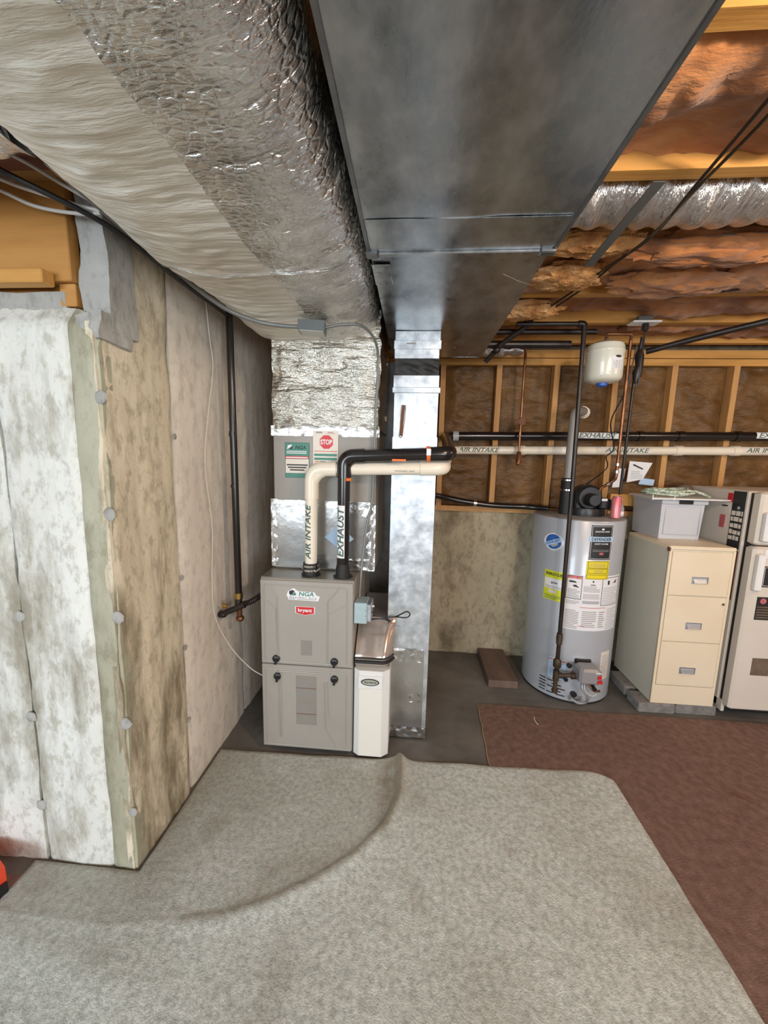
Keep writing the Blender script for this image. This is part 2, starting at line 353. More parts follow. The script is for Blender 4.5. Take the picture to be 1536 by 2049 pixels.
_tc = {}
def text(name, s, m, parent, mp, cu, cv, w_, h_, n0=.001, n1=.0018, shear=0, bold=0, space=1.0, label=None):
    key = (s, shear, bold, space)
    if key not in _tc:
        c = bpy.data.curves.new('t', 'FONT'); c.body = s; c.extrude = .5; c.shear = shear; c.offset = bold; c.resolution_u = 3; c.space_character = space
        o = bpy.data.objects.new('t', c); COL.objects.link(o)
        dg = bpy.context.evaluated_depsgraph_get(); me = bpy.data.meshes.new_from_object(o.evaluated_get(dg))
        V = [tuple(v.co) for v in me.vertices]; F_ = [tuple(p.vertices) for p in me.polygons]
        bpy.data.objects.remove(o); bpy.data.curves.remove(c); bpy.data.meshes.remove(me)
        _tc[key] = (V, F_)
    V, F_ = _tc[key]
    x0 = min(v[0] for v in V); x1 = max(v[0] for v in V); y0 = min(v[1] for v in V); y1 = max(v[1] for v in V)
    # lettering that bends round a pipe or tank is sliced first so that it follows the curve
    P0 = Vector(mp(cu, cv, 0)); ku = (Vector(mp(cu+w_/2, cv, 0))+Vector(mp(cu-w_/2, cv, 0))-2*P0).length; kv = (Vector(mp(cu, cv+h_/2, 0))+Vector(mp(cu, cv-h_/2, 0))-2*P0).length
    if ku > 2e-4 or kv > 2e-4:
        bm = bmesh.new(); bv = [bm.verts.new(v) for v in V]
        for f in F_:
            try: bm.faces.new([bv[i] for i in f])
            except ValueError: pass
        for k_, ax, a, b_ in ((ku, 0, x0, x1), (kv, 1, y0, y1)):
            if k_ <= 2e-4: continue
            n_ = 14 if ax == 0 else 10
            for i in range(1, n_):
                co = [0, 0, 0]; no = [0, 0, 0]; co[ax] = a+(b_-a)*i/n_; no[ax] = 1
                bmesh.ops.bisect_plane(bm, geom=bm.verts[:]+bm.edges[:]+bm.faces[:], plane_co=co, plane_no=no, dist=1e-5)
        bm.verts.index_update(); V = [tuple(v.co) for v in bm.verts]; F_ = [tuple(v.index for v in f.verts) for f in bm.faces]; bm.free()
    b = MB(); b.add([mp(cu+((v[0]-x0)/(x1-x0)-.5)*w_, cv+((v[1]-y0)/(y1-y0)-.5)*h_, n1 if v[2] > 0 else n0) for v in V], F_)
    return obj(name, b, m, parent, label=label)

def fy(Y): return lambda u, v, n: (u, Y-n, v)                 # faces the camera side (-Y)
def fxm(X): return lambda u, v, n: (X-n, u, v)                # faces -X, u = Y
def cylmap(cx, cy, r): return lambda u, v, n: (cx+(r+n)*math.sin(u), cy-(r+n)*math.cos(u), v)   # u = angle
def pipe_v(cx, cy, r):   # lettering running up an upright pipe
    return lambda u, v, n: (cx-(r+n)*math.sin(v/r), cy-(r+n)*math.cos(v/r), u)
def pipe_h(y, z, r):     # lettering along a level pipe
    return lambda u, v, n: (u, y-(r+n)*math.cos(v/r), z+(r+n)*math.sin(v/r))
def fbm(x, y, z, o=4): return noise.fractal(Vector((x, y, z)), 1.0, 2.0, o)
def lines(mp, u0, u1, v0, v1, n, seed=0, t=.35, n0=.001, n1=.0014, nu=1):
    q = random.Random(seed); b = MB(); dv = (v1-v0)/n
    for i in range(n):
        e = u1-(u1-u0)*q.choice((0, .02, .05, .25)); b.slab(mp, u0, e, v0+dv*i, v0+dv*(i+t), n0, n1, nu)
    return b

exec_order = None
# ------------------------------------------------------------------ room shell
struct('floor', MB().box(-4, 4.6, -3.2, 3.1, -.1, 0), 'floor')
ceil = struct('ceiling', MB().box(-4, 4.6, -3.2, 3.1, 2.60, 2.66), 'subfloor')
struct('wall_front', MB().box(-4, 4.6, -3.3, -3.2, 0, 2.6), 'room')
struct('wall_right', MB().box(4.6, 4.7, -3.3, 3.1, 0, 2.6), 'room')
struct('wall_far_left', MB().box(-4.1, -4, -3.3, 1.3, 0, 2.6), 'room')

# joists: the ones the photograph shows, and the rest of the ceiling behind the camera
for y in (-2.75, -2.35, -1.95, -1.55, -1.15, -.75, -.35, .05, .45, .85, 1.235, 1.63, 2.03, 2.42, 2.80):
    x0 = -4 if y < 1.1 else -1.28
    obj('joist', MB().box(x0, 4.58, y-.02, y+.02, 2.352, 2.598), 'wood', ceil)

# fibreglass batts pushed up between the joists on the right
def batt(y0, y1, x0, x1, seed, zb=2.40, amp=.05, m='fiber', sag=0):
    nx, ny = int((x1-x0)/.018), 16
    def f(u, v):
        x = x0+(x1-x0)*u; y = y0+(y1-y0)*v; e = math.sin(PI*v)**.5
        big = noise.noise(Vector((x*2.3+seed, y*3.5, seed)))
        fold = abs(noise.noise(Vector((x*4.5, y*6+seed, 1.7))))
        z = zb-.02*e - amp*1.2*big*e - .055*(.4-fold)*e + .012*fbm(x*18, y*18, seed) - sag*math.sin(PI*u)
        return (x + .02*noise.noise(Vector((x*6, y*6, seed+5))), y, min(z, 2.59))
    b = MB().grid(nx, ny, f); k = len(b.v); W = nx+1
    b.add([(x0, y0, 2.595), (x1, y0, 2.595), (x1, y1, 2.595), (x0, y1, 2.595)], [(3, 2, 1, 0)])
    rim = [list(range(W)), [j*W+nx for j in range(ny+1)], list(range(ny*W+nx, ny*W-1, -1)), [j*W for j in range(ny, -1, -1)]]
    for s_, r_ in enumerate(rim): b.f.append(tuple(r_) + (k+(s_+1) % 4, k+s_))
    return obj('insulation_batt', b, m, ceil, True)
bays = [(.47, .83), (.87, 1.215), (1.255, 1.61), (1.65, 2.01), (2.05, 2.40), (2.44, 2.78)]
for i, (a, b_) in enumerate(bays):
    x0 = .30
    for x1, zb in ((1.25, 2.39), (2.35, 2.37), (3.5, 2.40)):
        if i == 2: zz = 2.50
        else: zz = zb + (.03 if i > 3 else 0)
        if i == 2 and False: pass
        batt(a, b_, x0, x1-.01, i*3.1+x1, zz, .06 if i != 2 else .02); x0 = x1
for x in (.0, -.6): batt(2.05, 2.40, x-.3, x+.29, 40+x, 2.42, .03)

# torn tufts of loose wool hanging below the joists
tf = thing('loose_insulation', (.8, 1.55, 2.33), 'torn tan and pink tufts of fibreglass hanging below the silver flex duct', 'insulation')
for i, (x, y, z, rx, ry, rz) in enumerate([(.62, 1.58, 2.36, .20, .06, .045), (1.05, 1.60, 2.34, .30, .07, .055), (1.55, 1.57, 2.35, .32, .07, .05), (.62, 1.80, 2.34, .16, .09, .045),
                                         (1.10, 1.86, 2.34, .26, .11, .05), (1.65, 1.85, 2.35, .3, .1, .05), (.56, 2.15, 2.33, .16, .08, .04), (2.2, 1.6, 2.35, .3, .07, .05)]):
    obj('wool_tuft', MB().ell((x, y, z), rx, ry, rz, 44, 22, lambda d, i=i: 1+.28*fbm(d.x*2.5+i*7, d.y*2.5, d.z*2.5)+.09*fbm(d.x*9, d.y*9+i, d.z*9)), 'fiber_tan' if i % 3 != 1 else 'fiber', tf, True)

# back wall: poured base with a framed wall of studs and paper-faced batts above it
bw = struct('wall_back', MB().grid(160, 44, lambda u, v: (-1.3+5.9*u, 2.96+.006*fbm(u*20, v*6, 2)-.02*max(0, .08-v)*12*abs(noise.noise(Vector((u*60, v*30, 0)))), 1.165*v)).box(-1.3, 4.6, 2.985, 3.1, 0, 1.165).box(-1.3, 4.6, 3.06, 3.1, 1.165, 2.6), 'conc_back', True)
obj('sill_plate', MB().box(-1.28, 4.55, 2.93, 3.06, 1.166, 1.205), 'woodv', bw)
obj('top_plate', MB().box(-.98, 4.55, 2.932, 3.06, 2.295, 2.348), 'wood', bw)
obj('top_plate', MB().box(-.98, 4.55, 2.935, 3.06, 2.245, 2.290), 'wood', bw)
studs = [-.60, -.20, .198, .598, 1.0, 1.418, 1.807, 2.21, 2.62, 3.02, 3.42]
for i, x in enumerate(studs):
    w0 = .019
    b = MB(); l = .006*math.sin(i*2.1)
    b.add([(x-w0, 2.93, 1.205), (x+w0, 2.93, 1.205), (x+w0, 3.06, 1.205), (x-w0, 3.06, 1.205), (x-w0+l, 2.93, 2.245), (x+w0+l, 2.93, 2.245), (x+w0+l, 3.06, 2.245), (x-w0+l, 3.06, 2.245)],
          [(3, 2, 1, 0), (4, 5, 6, 7), (0, 1, 5, 4), (1, 2, 6, 5), (2, 3, 7, 6), (3, 0, 4, 7)])
    obj('stud', b, 'woodv', bw)
for i in range(len(studs)-1):
    a, b_ = studs[i]+.021, studs[i+1]-.021
    def f(u, v, a=a, b_=b_, i=i):
        x = a+(b_-a)*u; z = 1.21+1.03*v; e = min(1, 6*u, 6*(1-u))
        wr = noise.noise(Vector((x*5, z*11+i*9, i))) + .5*noise.noise(Vector((x*14+z*6, z*24, i+3)))
        return (x, 2.992 - .030*e*(.55+.9*wr) - .012*e*noise.noise(Vector((x*4, z*2.6, i*5))), z)
    bb = MB().grid(22, 70, f); bb.box(a, b_, 3.03, 3.055, 1.21, 2.24)
    obj('paper_faced_batt', bb, 'kraft', bw, True)

# left wall: the end of a poured pier, form boards printed in it
WX = -.985; FY = 1.155
wl = struct('wall_left', MB().box(-1.30, WX-.02, FY+.14, 3.0, 0, 2.345).box(-4, -1.0, FY+.14, FY+.30, 0, 1.98).box(-4, -1.06, FY+.02, FY+.15, 0, 1.93), 'conc_grey')
def side_panel(y0, y1, z0, z1, m, seed, amp=.006, topf=None, ny=None):
    ny = ny or max(6, int((y1-y0)/.02)); nz = 100
    def f(u, v):
        y = y0+(y1-y0)*u; zt = z1 if not topf else topf(y); z = z0+(zt-z0)*v
        e = min(1, u*14, (1-u)*14)
        return (WX + .004 - .008*(1-e) + amp*fbm(y*7+seed, z*5, seed) + .004*noise.noise(Vector((y*30, z*6, seed))), y, z)
    b = MB().grid(ny, nz, f); n = len(b.v); W = ny+1
    b.add([(WX-.03, p[1], p[2]) for p in b.v], [tuple(reversed(q)) for q in b.f])
    for i in range(ny): b.f.append((i, i+1, i+1+n, i+n)); q = nz*W+i; b.f.append((q+1, q, q+n, q+1+n))
    for j in range(nz): q = j*W; b.f.append((q+W, q, q+n, q+W+n)); q += ny; b.f.append((q, q+W, q+W+n, q+n))
    return obj('concrete_panel', b, m, wl, True)
side_panel(FY-.004, 1.508, 0, 1.96, 'conc_tan', 1.3, .008, lambda y: 1.945 + .40*max(0, min(1, (y-1.235)/.035)) + .012*noise.noise(Vector((y*20, 0, 3))), 40)
side_panel(1.516, 2.08, 0, 2.345, 'conc_smooth', 5.1, .003)
side_panel(2.086, 2.96, 0, 2.345, 'conc_smooth', 8.7, .003)
def front_panel(x0, x1, m, seed, amp=.006, topf=None):
    nx = max(6, int((x1-x0)/.015)); nz = 110
    def f(u, v):
        x = x0+(x1-x0)*u; zt = topf(x) if topf else 2.0; z = zt*v; e = min(1, u*16, (1-u)*16)
        top = max(0, v-.97)*1.2
        return (x, FY - .004 + .008*(1-e) + top - amp*fbm(x*7+seed, z*5, seed) - .004*noise.noise(Vector((x*30, z*6, seed))), z)
    b = MB().grid(nx, nz, f); n = len(b.v); W = nx+1
    b.add([(p[0], FY+.05, p[2]) for p in b.v], [tuple(reversed(q)) for q in b.f])
    for i in range(nx): b.f.append((i, i+1, i+1+n, i+n)); q = nz*W+i; b.f.append((q+1, q, q+n, q+1+n))
    for j in range(nz): q = j*W; b.f.append((q+W, q, q+n, q+W+n)); q += nx; b.f.append((q, q+W, q+W+n, q+n))
    return obj('concrete_panel', b, m, wl, True)
def ftop(x):
    t = 1.995 + .012*noise.noise(Vector((x*14, 0, 1))) + .006*noise.noise(Vector((x*50, 0, 1)))
    if x > -1.05: t -= (x+1.05)*.9
    return t
front_panel(-2.6, -1.346, 'conc_white', 2.2, .008, ftop)
front_panel(-1.338, -1.078, 'conc_white', 7.9, .007, ftop)
front_panel(-1.080, WX+.002, 'conc_olive', 4.4, .004, ftop)
def block(x0, x1, y0, y1, z0, z1, seed, m, amp=.02, sub=18):
    b = MB()
    bm = bmesh.new(); bmesh.ops.create_cube(bm, size=1); bmesh.ops.subdivide_edges(bm, edges=bm.edges[:], cuts=sub, use_grid_fill=True)
    vs = []
    for v in bm.verts:
        p = Vector((x0+(x1-x0)*(v.co.x+.5), y0+(y1-y0)*(v.co.y+.5), z0+(z1-z0)*(v.co.z+.5)))
        d = Vector((fbm(p.x*9+seed, p.y*9, p.z*9), fbm(p.x*9, p.y*9+seed, p.z*9), fbm(p.x*9, p.y*9, p.z*9+seed)))*amp
        vs.append(p+d)
    bm.verts.index_update(); b.add(vs, [tuple(v.index for v in f.verts) for f in bm.faces]); bm.free()
    return obj('concrete_block', b, m, wl, True)
block(-1.056, -.965, FY+.040, FY+.16, 1.93, 2.340, 1.0, 'conc_grey', .009)
block(-1.05, -.965, FY-.0, FY+.13, 1.895, 1.972, 3.0, 'conc_grey', .012)
block(-2.6, -1.10, FY+.03, FY+.14, 1.955, 2.045, 5.0, 'conc_grey', .008)
# plugs over the form ties
def plug(c, r, ax, name='form_tie_plug'):
    s = (r*.35, r, r) if ax == 'x' else (r, r*.35, r)
    obj(name, MB().ell(c, *s, 16, 10, lambda d: 1+.16*noise.noise(d*2+Vector(c)*9)), 'conc_grey', wl, True)
for z in (.245, .60, .995, 1.35, 1.72): plug((WX+.001, FY-.001, z), .022 if z > .3 else .018, 'y')
for z in (.60, .24, .98): plug((-1.342, FY-.004, z), .02, 'y')
for z in (1.62, 1.02, .70, .35): plug((WX+.004, 1.512, z), .012, 'x')

# timber beam in its pocket on the pier
t = thing('timber_beam', (-1.8, 1.2, 2.05), 'orange-brown timber beam bearing in a pocket on top of the white concrete pier', 'beam')
obj('beam_board', MB().box(-3.9, -1.064, FY+.015, FY+.055, 2.068, 2.345, .003), 'beam', t)
obj('beam_board', MB().box(-3.9, -1.10, FY+.060, FY+.105, 2.048, 2.345, .003), 'beam', t)
obj('shim', MB().box(-1.12, -1.066, FY+.03, FY+.10, 2.0, 2.066, .002), 'beam', t)
t2 = MB().box(-3.9, -1.115, FY-.03, FY+.013, 2.046, 2.085, .003)
tag(obj('wood_ledger', t2, 'wood'), 'pale wooden board fixed along the foot of the timber beam above the pier', 'board')
tag(obj('red_stained_board', MB().box(-1.30, -.90, .93, 1.10, 2.352-.03, 2.352-.002, .002), 'redwood'), 'dark red stained board under the joists left of the foil duct', 'board')

# ------------------------------------------------------------------ floor coverings
def in_y(t_, k): return t_
bc = thing('brown_carpet', (1.5, 1.0, 0), 'thin reddish-brown carpet on the floor in front of the water heater and cabinets', 'carpet')
def bcf(u, v):
    y = -1.2+v*(2.285+1.2)
    xl = .46-(2.287-y)*.055 if y > 1.0 else -1.6
    return None
b = MB()
nx, ny = 70, 60
b.grid(nx, ny, lambda u, v: ((.459-(1-v)*.06)+u*(4.4-.459), .9+v*(2.287-.9) + .012*noise.noise(Vector((u*9, 0, 0)))*v, .006+.0015*noise.noise(Vector((u*40, v*14, 0)))))
b.grid(50, 20, lambda u, v: (1.0+u*3.4, -1.2+v*2.1, .006))
b.grid(10, 20, lambda u, v: (-1.50+.03*math.sin(v*9)+u*.3, -1.2+v*2.29, .006))
obj('pile', b, 'brown_carpet', bc, True)
obj('seam_edge', MB().tube([(.459-(2.287-y)/1.387*.06+.002*math.sin(y*40), y, .006) for y in [2.285-.02*k for k in range(26)]], .0022, 6), 'seam', bc)

ridge = [(-.024, 1.78), (-.022, 1.54), (-.068, 1.41), (-.177, 1.27), (-.325, 1.158), (-.463, 1.082), (-.596, 1.03), (-.72, 1.01)]
def rdist(x, y):
    best = 9; side = 0; tt = 0; n = len(ridge)-1
    for i in range(n):
        ax, ay = ridge[i]; bx, by = ridge[i+1]; dx, dy = bx-ax, by-ay
        t_ = max(0, min(1, ((x-ax)*dx+(y-ay)*dy)/(dx*dx+dy*dy))); qx, qy = ax+dx*t_, ay+dy*t_; d = math.hypot(x-qx, y-qy)
        if d < best: best = d; side = dx*(y-qy)-dy*(x-qx); tt = (i+t_)/n
    return best, side, tt
def cz(x, y, ex):
    d, s, tt = rdist(x, y)
    h = .014 + .003*noise.noise(Vector((x*4, y*4, 0))) + .002*noise.noise(Vector((x*14, y*14, 3)))
    a = .022*(1-.75*tt)
    sd = -1 if s > 0 else 1
    h += a*math.exp(-(d/(.016 if s < 0 else .034))**2) + .010*(1-tt)*math.exp(-(d/.09)**2)
    # soft wave that continues from the crease towards the left
    h += .008*math.exp(-((y-(.86-.12*(x+.9)))/.06)**2)*(1 if x < -.5 else 0)*min(1, (-.5-x)*3 if x < -.5 else 0)
    h += .012*math.exp(-((x+.03)/.05)**2-((y-1.76)/.06)**2)
    return .002+(h-.002)*ex + .0008*noise.noise(Vector((x*30, y*30, 0)))
CP = []
def cpt(x, y, e):
    return (x, y, max(.0075, cz(x, y, min(1, e/.012))))
def xr(y): return 1.035+.006*noise.noise(Vector((0, y*7, 0))) - .02*max(0, (y-1.72)/.08)**2
def ytop(x): return 1.745+.055*(x+.975)/2.0+.010*noise.noise(Vector((x*5, 2, 0))) + .012*math.exp(-((x+.03)/.06)**2) - .035*max(0, (x-.96)/.07)**2
b = MB(); YC = FY-.012
nx, ny = 240, 170
def fa(u, v):
    x0 = -1.375-.012*math.sin(v*7); x = x0+(xr(-.7+v*(YC+.7))-x0)*u; y = -.7+v*(YC+.7)
    e = min((x-x0), (xr(y)-x)); 
    if x < WX+.02: e = min(e, YC-y)
    return cpt(x, y, e)
b.grid(nx, ny, fa)
def fb(u, v):
    y0 = YC; x0 = WX+.018; 
    x = x0+(1.035-x0)*u; yt = ytop(x); y = y0+(yt-y0)*v; x1 = xr(y); x = x0+(x1-x0)*u
    return cpt(x, y, min(yt-y, x1-x, x-x0+.004))
b.grid(210, 70, fb)
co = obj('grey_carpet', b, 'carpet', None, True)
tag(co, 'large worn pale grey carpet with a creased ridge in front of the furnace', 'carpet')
at_ = co.data.attributes.new('stain_shade', 'FLOAT', 'POINT')
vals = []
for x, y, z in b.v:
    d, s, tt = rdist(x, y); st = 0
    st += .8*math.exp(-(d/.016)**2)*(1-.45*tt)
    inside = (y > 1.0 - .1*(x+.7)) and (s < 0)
    if s < 0 and x < 0 and y > .98: st += .50*min(1, d/.05)*(.6+.6*noise.noise(Vector((x*3, y*3, 4))))  # dirt mixed with floor shadow left of the crease, kept as colour
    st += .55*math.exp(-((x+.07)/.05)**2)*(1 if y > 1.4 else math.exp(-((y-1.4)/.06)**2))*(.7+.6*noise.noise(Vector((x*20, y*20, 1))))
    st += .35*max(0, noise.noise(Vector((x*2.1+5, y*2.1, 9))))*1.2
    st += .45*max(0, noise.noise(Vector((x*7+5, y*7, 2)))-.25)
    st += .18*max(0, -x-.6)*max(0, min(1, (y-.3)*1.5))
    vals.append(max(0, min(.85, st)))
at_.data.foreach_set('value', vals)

# ------------------------------------------------------------------ ducts overhead
# foil-wrapped supply duct
t = thing('foil_wrapped_duct', (-.52, .6, 2.12), 'wide silver foil-wrapped supply duct running overhead into the top of the furnace', 'duct')
def wrapsec(a, y, seed=0):
    c, s_ = math.cos(a), math.sin(a); k = 2.7
    ux = math.copysign(abs(c)**(2/k), c); uz = math.copysign(abs(s_)**(2/k), s_)
    sag = .02*math.sin(y*3.1+1)+.012*math.sin(y*7)
    hw = .345+.010*math.sin(y*5+1); hh = .125+(.02*math.exp(-((y-.9)/.5)**2))
    x = -.526 + hw*ux; z = 2.255 + (hh+(sag if uz < 0 else 0)*.5)*uz
    # gathered wrinkles run across the duct
    ridge_ = .7*abs(noise.noise(Vector((a*1.1, y*40, seed))))
    dent = noise.noise(Vector((x*5, y*3.5, seed)))
    q = -.010*ridge_ + .014*dent + .005*noise.noise(Vector((x*16, y*30, z*9)))
    return (x+q*ux, y, min(2.348, z+q*uz))
def wsheet(a0, a1, y0, y1, na, ny_): return MB().grid(ny_, na, lambda u, v: wrapsec(a0+(a1-a0)*v, y0+(y1-y0)*u))
A0 = R(-86)
obj('foil_sheet', wsheet(A0, R(150), -1.2, 1.95, 80, 420), 'foil', t, True)
obj('bounce_foil_sheet', wsheet(R(-212), A0, -1.2, 1.95, 70, 420), 'foil_bounce', t, True, 'matt side of the foil wrap, coloured cream for bounced wall light')
b = MB(); 
for yy, wd in ((1.28, .004), (.64, .0)):
    if wd: b.tube([Vector(wrapsec(R(-165+k*4), yy+.01*math.sin(k*.5)))+Vector((0, 0, -.002)) for k in range(38)], .0022, 6)
obj('tape_seam', b, 'foil_tape', t)
# end of the wrap turning down into the plenum
def colf(x0, x1, y0, y1, z0, z1, seed, amp, n=34, nz=60, k=.02):
    per = 2*((x1-x0)+(y1-y0)); 
    def f(u, v):
        d = (u % 1)*per; w_, h_ = x1-x0, y1-y0
        if d < w_: p = (x0+d, y0, 0, -1)
        elif d < w_+h_: p = (x1, y0+d-w_, 1, 0)
        elif d < 2*w_+h_: p = (x1-(d-w_-h_), y1, 0, 1)
        else: p = (x0, y1-(d-2*w_-h_), -1, 0)
        z = z0+(z1-z0)*v
        q = amp*(noise.noise(Vector((p[0]*5, p[1]*5, z*22+seed)))*.8+.7*noise.noise(Vector((p[0]*2.5+z*4, p[1], z*9+seed)))-abs(noise.noise(Vector((p[0]*9, z*5, seed)))))
        return (p[0]+p[2]*q, p[1]+p[3]*q, z)
    return MB().grid(n*4, nz, f)
PX0, PX1, PY0, PY1 = -.735, -.178, 1.93, 2.42
t = thing('furnace_plenum', (-.46, 2.1, .96), 'upright supply plenum on top of the furnace, foil-wrapped above and grey sheet steel below', 'duct')
b = colf(PX0+.008, PX1, PY0, PY1, 1.69, 2.345, 2, .016)
obj('foil_wrap', b, 'foilv', t, True)
obj('sheet_box', MB().box(PX0+.01, PX1-.012, PY0+.006, PY1-.01, .957, 1.72, .003), 'sheet', t)
mf = fy(PY0+.006)
def crinkle(u0, u1, v0, v1, m, name, seed, nu=30, nv=8, amp=.003, label=None, mp=mf):
    q = MB().grid(nu, nv, lambda u, v: mp(u0+(u1-u0)*u, v0+(v1-v0)*v + .002*noise.noise(Vector((u*20, v*3, seed))), .003+amp*noise.noise(Vector((u*nu*.3, v*nv*.4, seed)))))
    return obj(name, q, m, t, True, label)
crinkle(PX0, PX1+.0, 1.655, 1.705, 'foil_tape', 'foil_tape', 1, 60, 6, .005)
crinkle(PX0-.004, PX1-.02, .965, 1.322, 'clear', 'shiny_patch', 2, 14, 10, .0012, 'mirror-bright foil patch on the lower plenum')
crinkle(PX0-.008, PX0+.028, .965, 1.33, 'foil_tape', 'foil_tape', 3, 5, 26, .005)
crinkle(PX0, PX1-.02, 1.285, 1.325, 'foil_tape', 'foil_tape', 4, 50, 4, .003)
crinkle(-.235, PX1-.01, .96, 1.31, 'foil_tape', 'foil_tape', 5, 6, 26, .007)
crinkle(-.33, -.20, 1.24, 1.312, 'foil_tape', 'foil_tape', 6, 12, 8, .004)
crinkle(-.34, -.20, .965, 1.03, 'foil_tape', 'foil_tape', 7, 12, 8, .008)
obj('paper_or_reflection', MB().poly(mf, [(-.455, 1.135), (-.375, 1.205), (-.30, 1.13), (-.375, 1.075)], .008, .009), 'ltblue', t, label='pale blue reflection painted as a flat shape')  # flat blue shape stands for a light reflection on the foil
# service stickers on the plenum
s1 = thing('service_sticker', (-.60, 1.925, 1.44), 'green and white NGA service sticker on the grey plenum sheet', 'sticker')
X0, X1, Z0, Z1 = -.664, -.536, 1.442, 1.622
obj('backing', MB().slab(mf, X0, X1, Z0, Z1, .001, .002), 'dkgreen', s1)
obj('header', MB().slab(mf, X0+.003, X1-.003, 1.555, Z1-.003, .002, .0026), 'green', s1)
obj('red_band', MB().slab(mf, X0+.003, X1-.003, 1.540, 1.553, .002, .0026), 'red', s1)
obj('white_field', MB().slab(mf, X0+.003, X1-.003, 1.466, 1.538, .002, .0026), 'papercream', s1)
obj('footer', MB().slab(mf, X0+.003, X1-.003, Z0+.003, 1.464, .002, .0026), 'green', s1)
text('lettering', 'NGA', 'txt', s1, mf, -.582, 1.597, .056, .020, .0026, .0034, .25, .02)
obj('emblem', MB().poly(mf, [(-.652, 1.588), (-.628, 1.588), (-.628, 1.612), (-.648, 1.607)], .0026, .0034), 'paper', s1)
obj('emblem_mark', MB().poly(mf, [(-.648, 1.588), (-.624, 1.588), (-.624, 1.604)], .0034, .0038), 'txt', s1)
obj('small_lettering', lines(mf, -.655, -.548, 1.566, 1.584, 2, 3, .45, .0026, .003), 'paper', s1)
obj('small_lettering', lines(mf, -.658, -.542, 1.543, 1.552, 1, 4, .6, .0026, .003), 'paper', s1)
b = MB()
for z, w_ in ((1.508, .055), (1.495, .048), (1.482, .038)): b.slab(mf, -.60-w_, -.60+w_, z-.0035, z+.0035, .0026, .0032)
obj('small_lettering', b, 'txt', s1)
s2 = thing('stop_sticker', (-.45, 1.925, 1.50), 'white sticker with a red STOP octagon on the grey plenum sheet', 'sticker')
X0, X1, Z0, Z1 = -.516, -.386, 1.504, 1.684
obj('backing', MB().slab(mf, X0, X1, Z0, Z1, .004, .005), 'papercream', s2)
oc = lambda r_: [(-.447+r_*math.cos(R(22.5+45*k)), 1.627+r_*math.sin(R(22.5+45*k))) for k in range(8)]
obj('octagon', MB().poly(mf, oc(.0365), .005, .0056), 'red', s2)
text('lettering', 'STOP', 'paper', s2, mf, -.447, 1.627, .060, .026, .0056, .0064, 0, .03)
obj('green_bars', MB().slab(mf, X0+.006, X1-.006, 1.556, 1.568, .005, .0056).slab(mf, X0+.006, X1-.006, 1.536, 1.548, .005, .0056), 'green', s2)
obj('red_line', MB().slab(mf, X0+.006, X1-.006, 1.579, 1.582, .005, .0056).slab(mf, -.447, X1-.014, 1.668, 1.6695, .005, .0056), 'red', s2)
for q_ in ((-.50, -.468, 1.671, 1.678), (-.44, -.41, 1.673, 1.677), (-.482, -.452, 1.526, 1.531)): obj('small_lettering', MB().slab(mf, *q_, .005, .0056), 'txtgrey', s2)
obj('orange_lettering', MB().slab(mf, -.505, -.486, 1.526, 1.531, .005, .0056).slab(mf, -.51, -.40, 1.512, 1.519, .005, .0056), 'orange', s2)

# plain steel return duct
DX0, DX1, DZ = -.158, .385, 2.165
t = thing('steel_return_duct', (.11, .6, 2.165), 'broad plain galvanised steel duct running overhead right of the foil duct', 'duct')
def ductsec(y0, y1, x0, x1, z0, z1, seed):
    ny_ = int((y1-y0)/.03); nx_ = 20
    b = MB().grid(nx_, ny_, lambda u, v: (x0+(x1-x0)*u, y0+(y1-y0)*v, z0+.0035*math.sin(PI*u)*math.sin(PI*v)*-1+.002*noise.noise(Vector((u*3+seed, v*5, seed)))))
    e = .0
    b.box(x0, x0+.0015, y0, y1, z0+.001, z1); b.box(x1-.0015, x1, y0, y1, z0+.001, z1); b.box(x0, x1, y0, y1, z1-.002, z1)
    return b
obj('duct_section', ductsec(-1.3, -.1, DX0-.003, DX1+.003, DZ-.002, 2.346, 4), 'duct', t, True)
obj('duct_section', ductsec(-.1, 1.235, DX0, DX1, DZ, 2.346, 1), 'duct', t, True)
b = ductsec(1.235, 2.43, DX0+.004, DX1-.006, DZ+.002, 2.346, 2); b.box(DX0+.004, DX1-.006, 2.428, 2.43, DZ+.002, 2.346)
obj('duct_section', b, 'duct', t, True)
obj('drive_cleat', MB().box(DX0+.03, DX1-.04, 1.226, 1.246, DZ-.010, DZ-.002, .002), 'galv', t)
obj('cleat_end', MB().box(DX0-.008, DX0+.03, 1.222, 1.252, DZ-.012, DZ+.01, .003), 'galv_dark', t)
obj('cleat_end', MB().box(DX1-.040, DX1+.006, 1.224, 1.250, DZ-.012, DZ+.03, .003), 'galv_dark', t)
obj('overlap_edge', MB().box(DX0+.01, DX1-.01, 1.075, 1.235, DZ-.0030, DZ-.0012), 'duct', t)
obj('edge_seam', MB().box(DX0-.004, DX0+.006, -1.2, 1.22, DZ-.004, DZ+.012).box(DX1-.004, DX1+.005, -1.2, 1.22, DZ-.004, DZ+.012), 'galv_dark', t)
obj('lifted_flap', MB().box(DX0+.002, DX0+.062, 1.30, 1.44, DZ-.006, DZ-.002, .001), 'galv', t)
obj('hanger_wire', MB().tube([(.27, 1.37, DZ-.004), (.33, 1.42, DZ-.004), (.392, 1.46, DZ-.003), (.40, 1.47, 2.30)], .0012, 6), 'chrome', t)
obj('screw', MB().ell((.30, 2.35, DZ), .004, .004, .003, 10, 6).ell((.20, 2.22, DZ), .004, .004, .003, 10, 6), 'chrome', t)

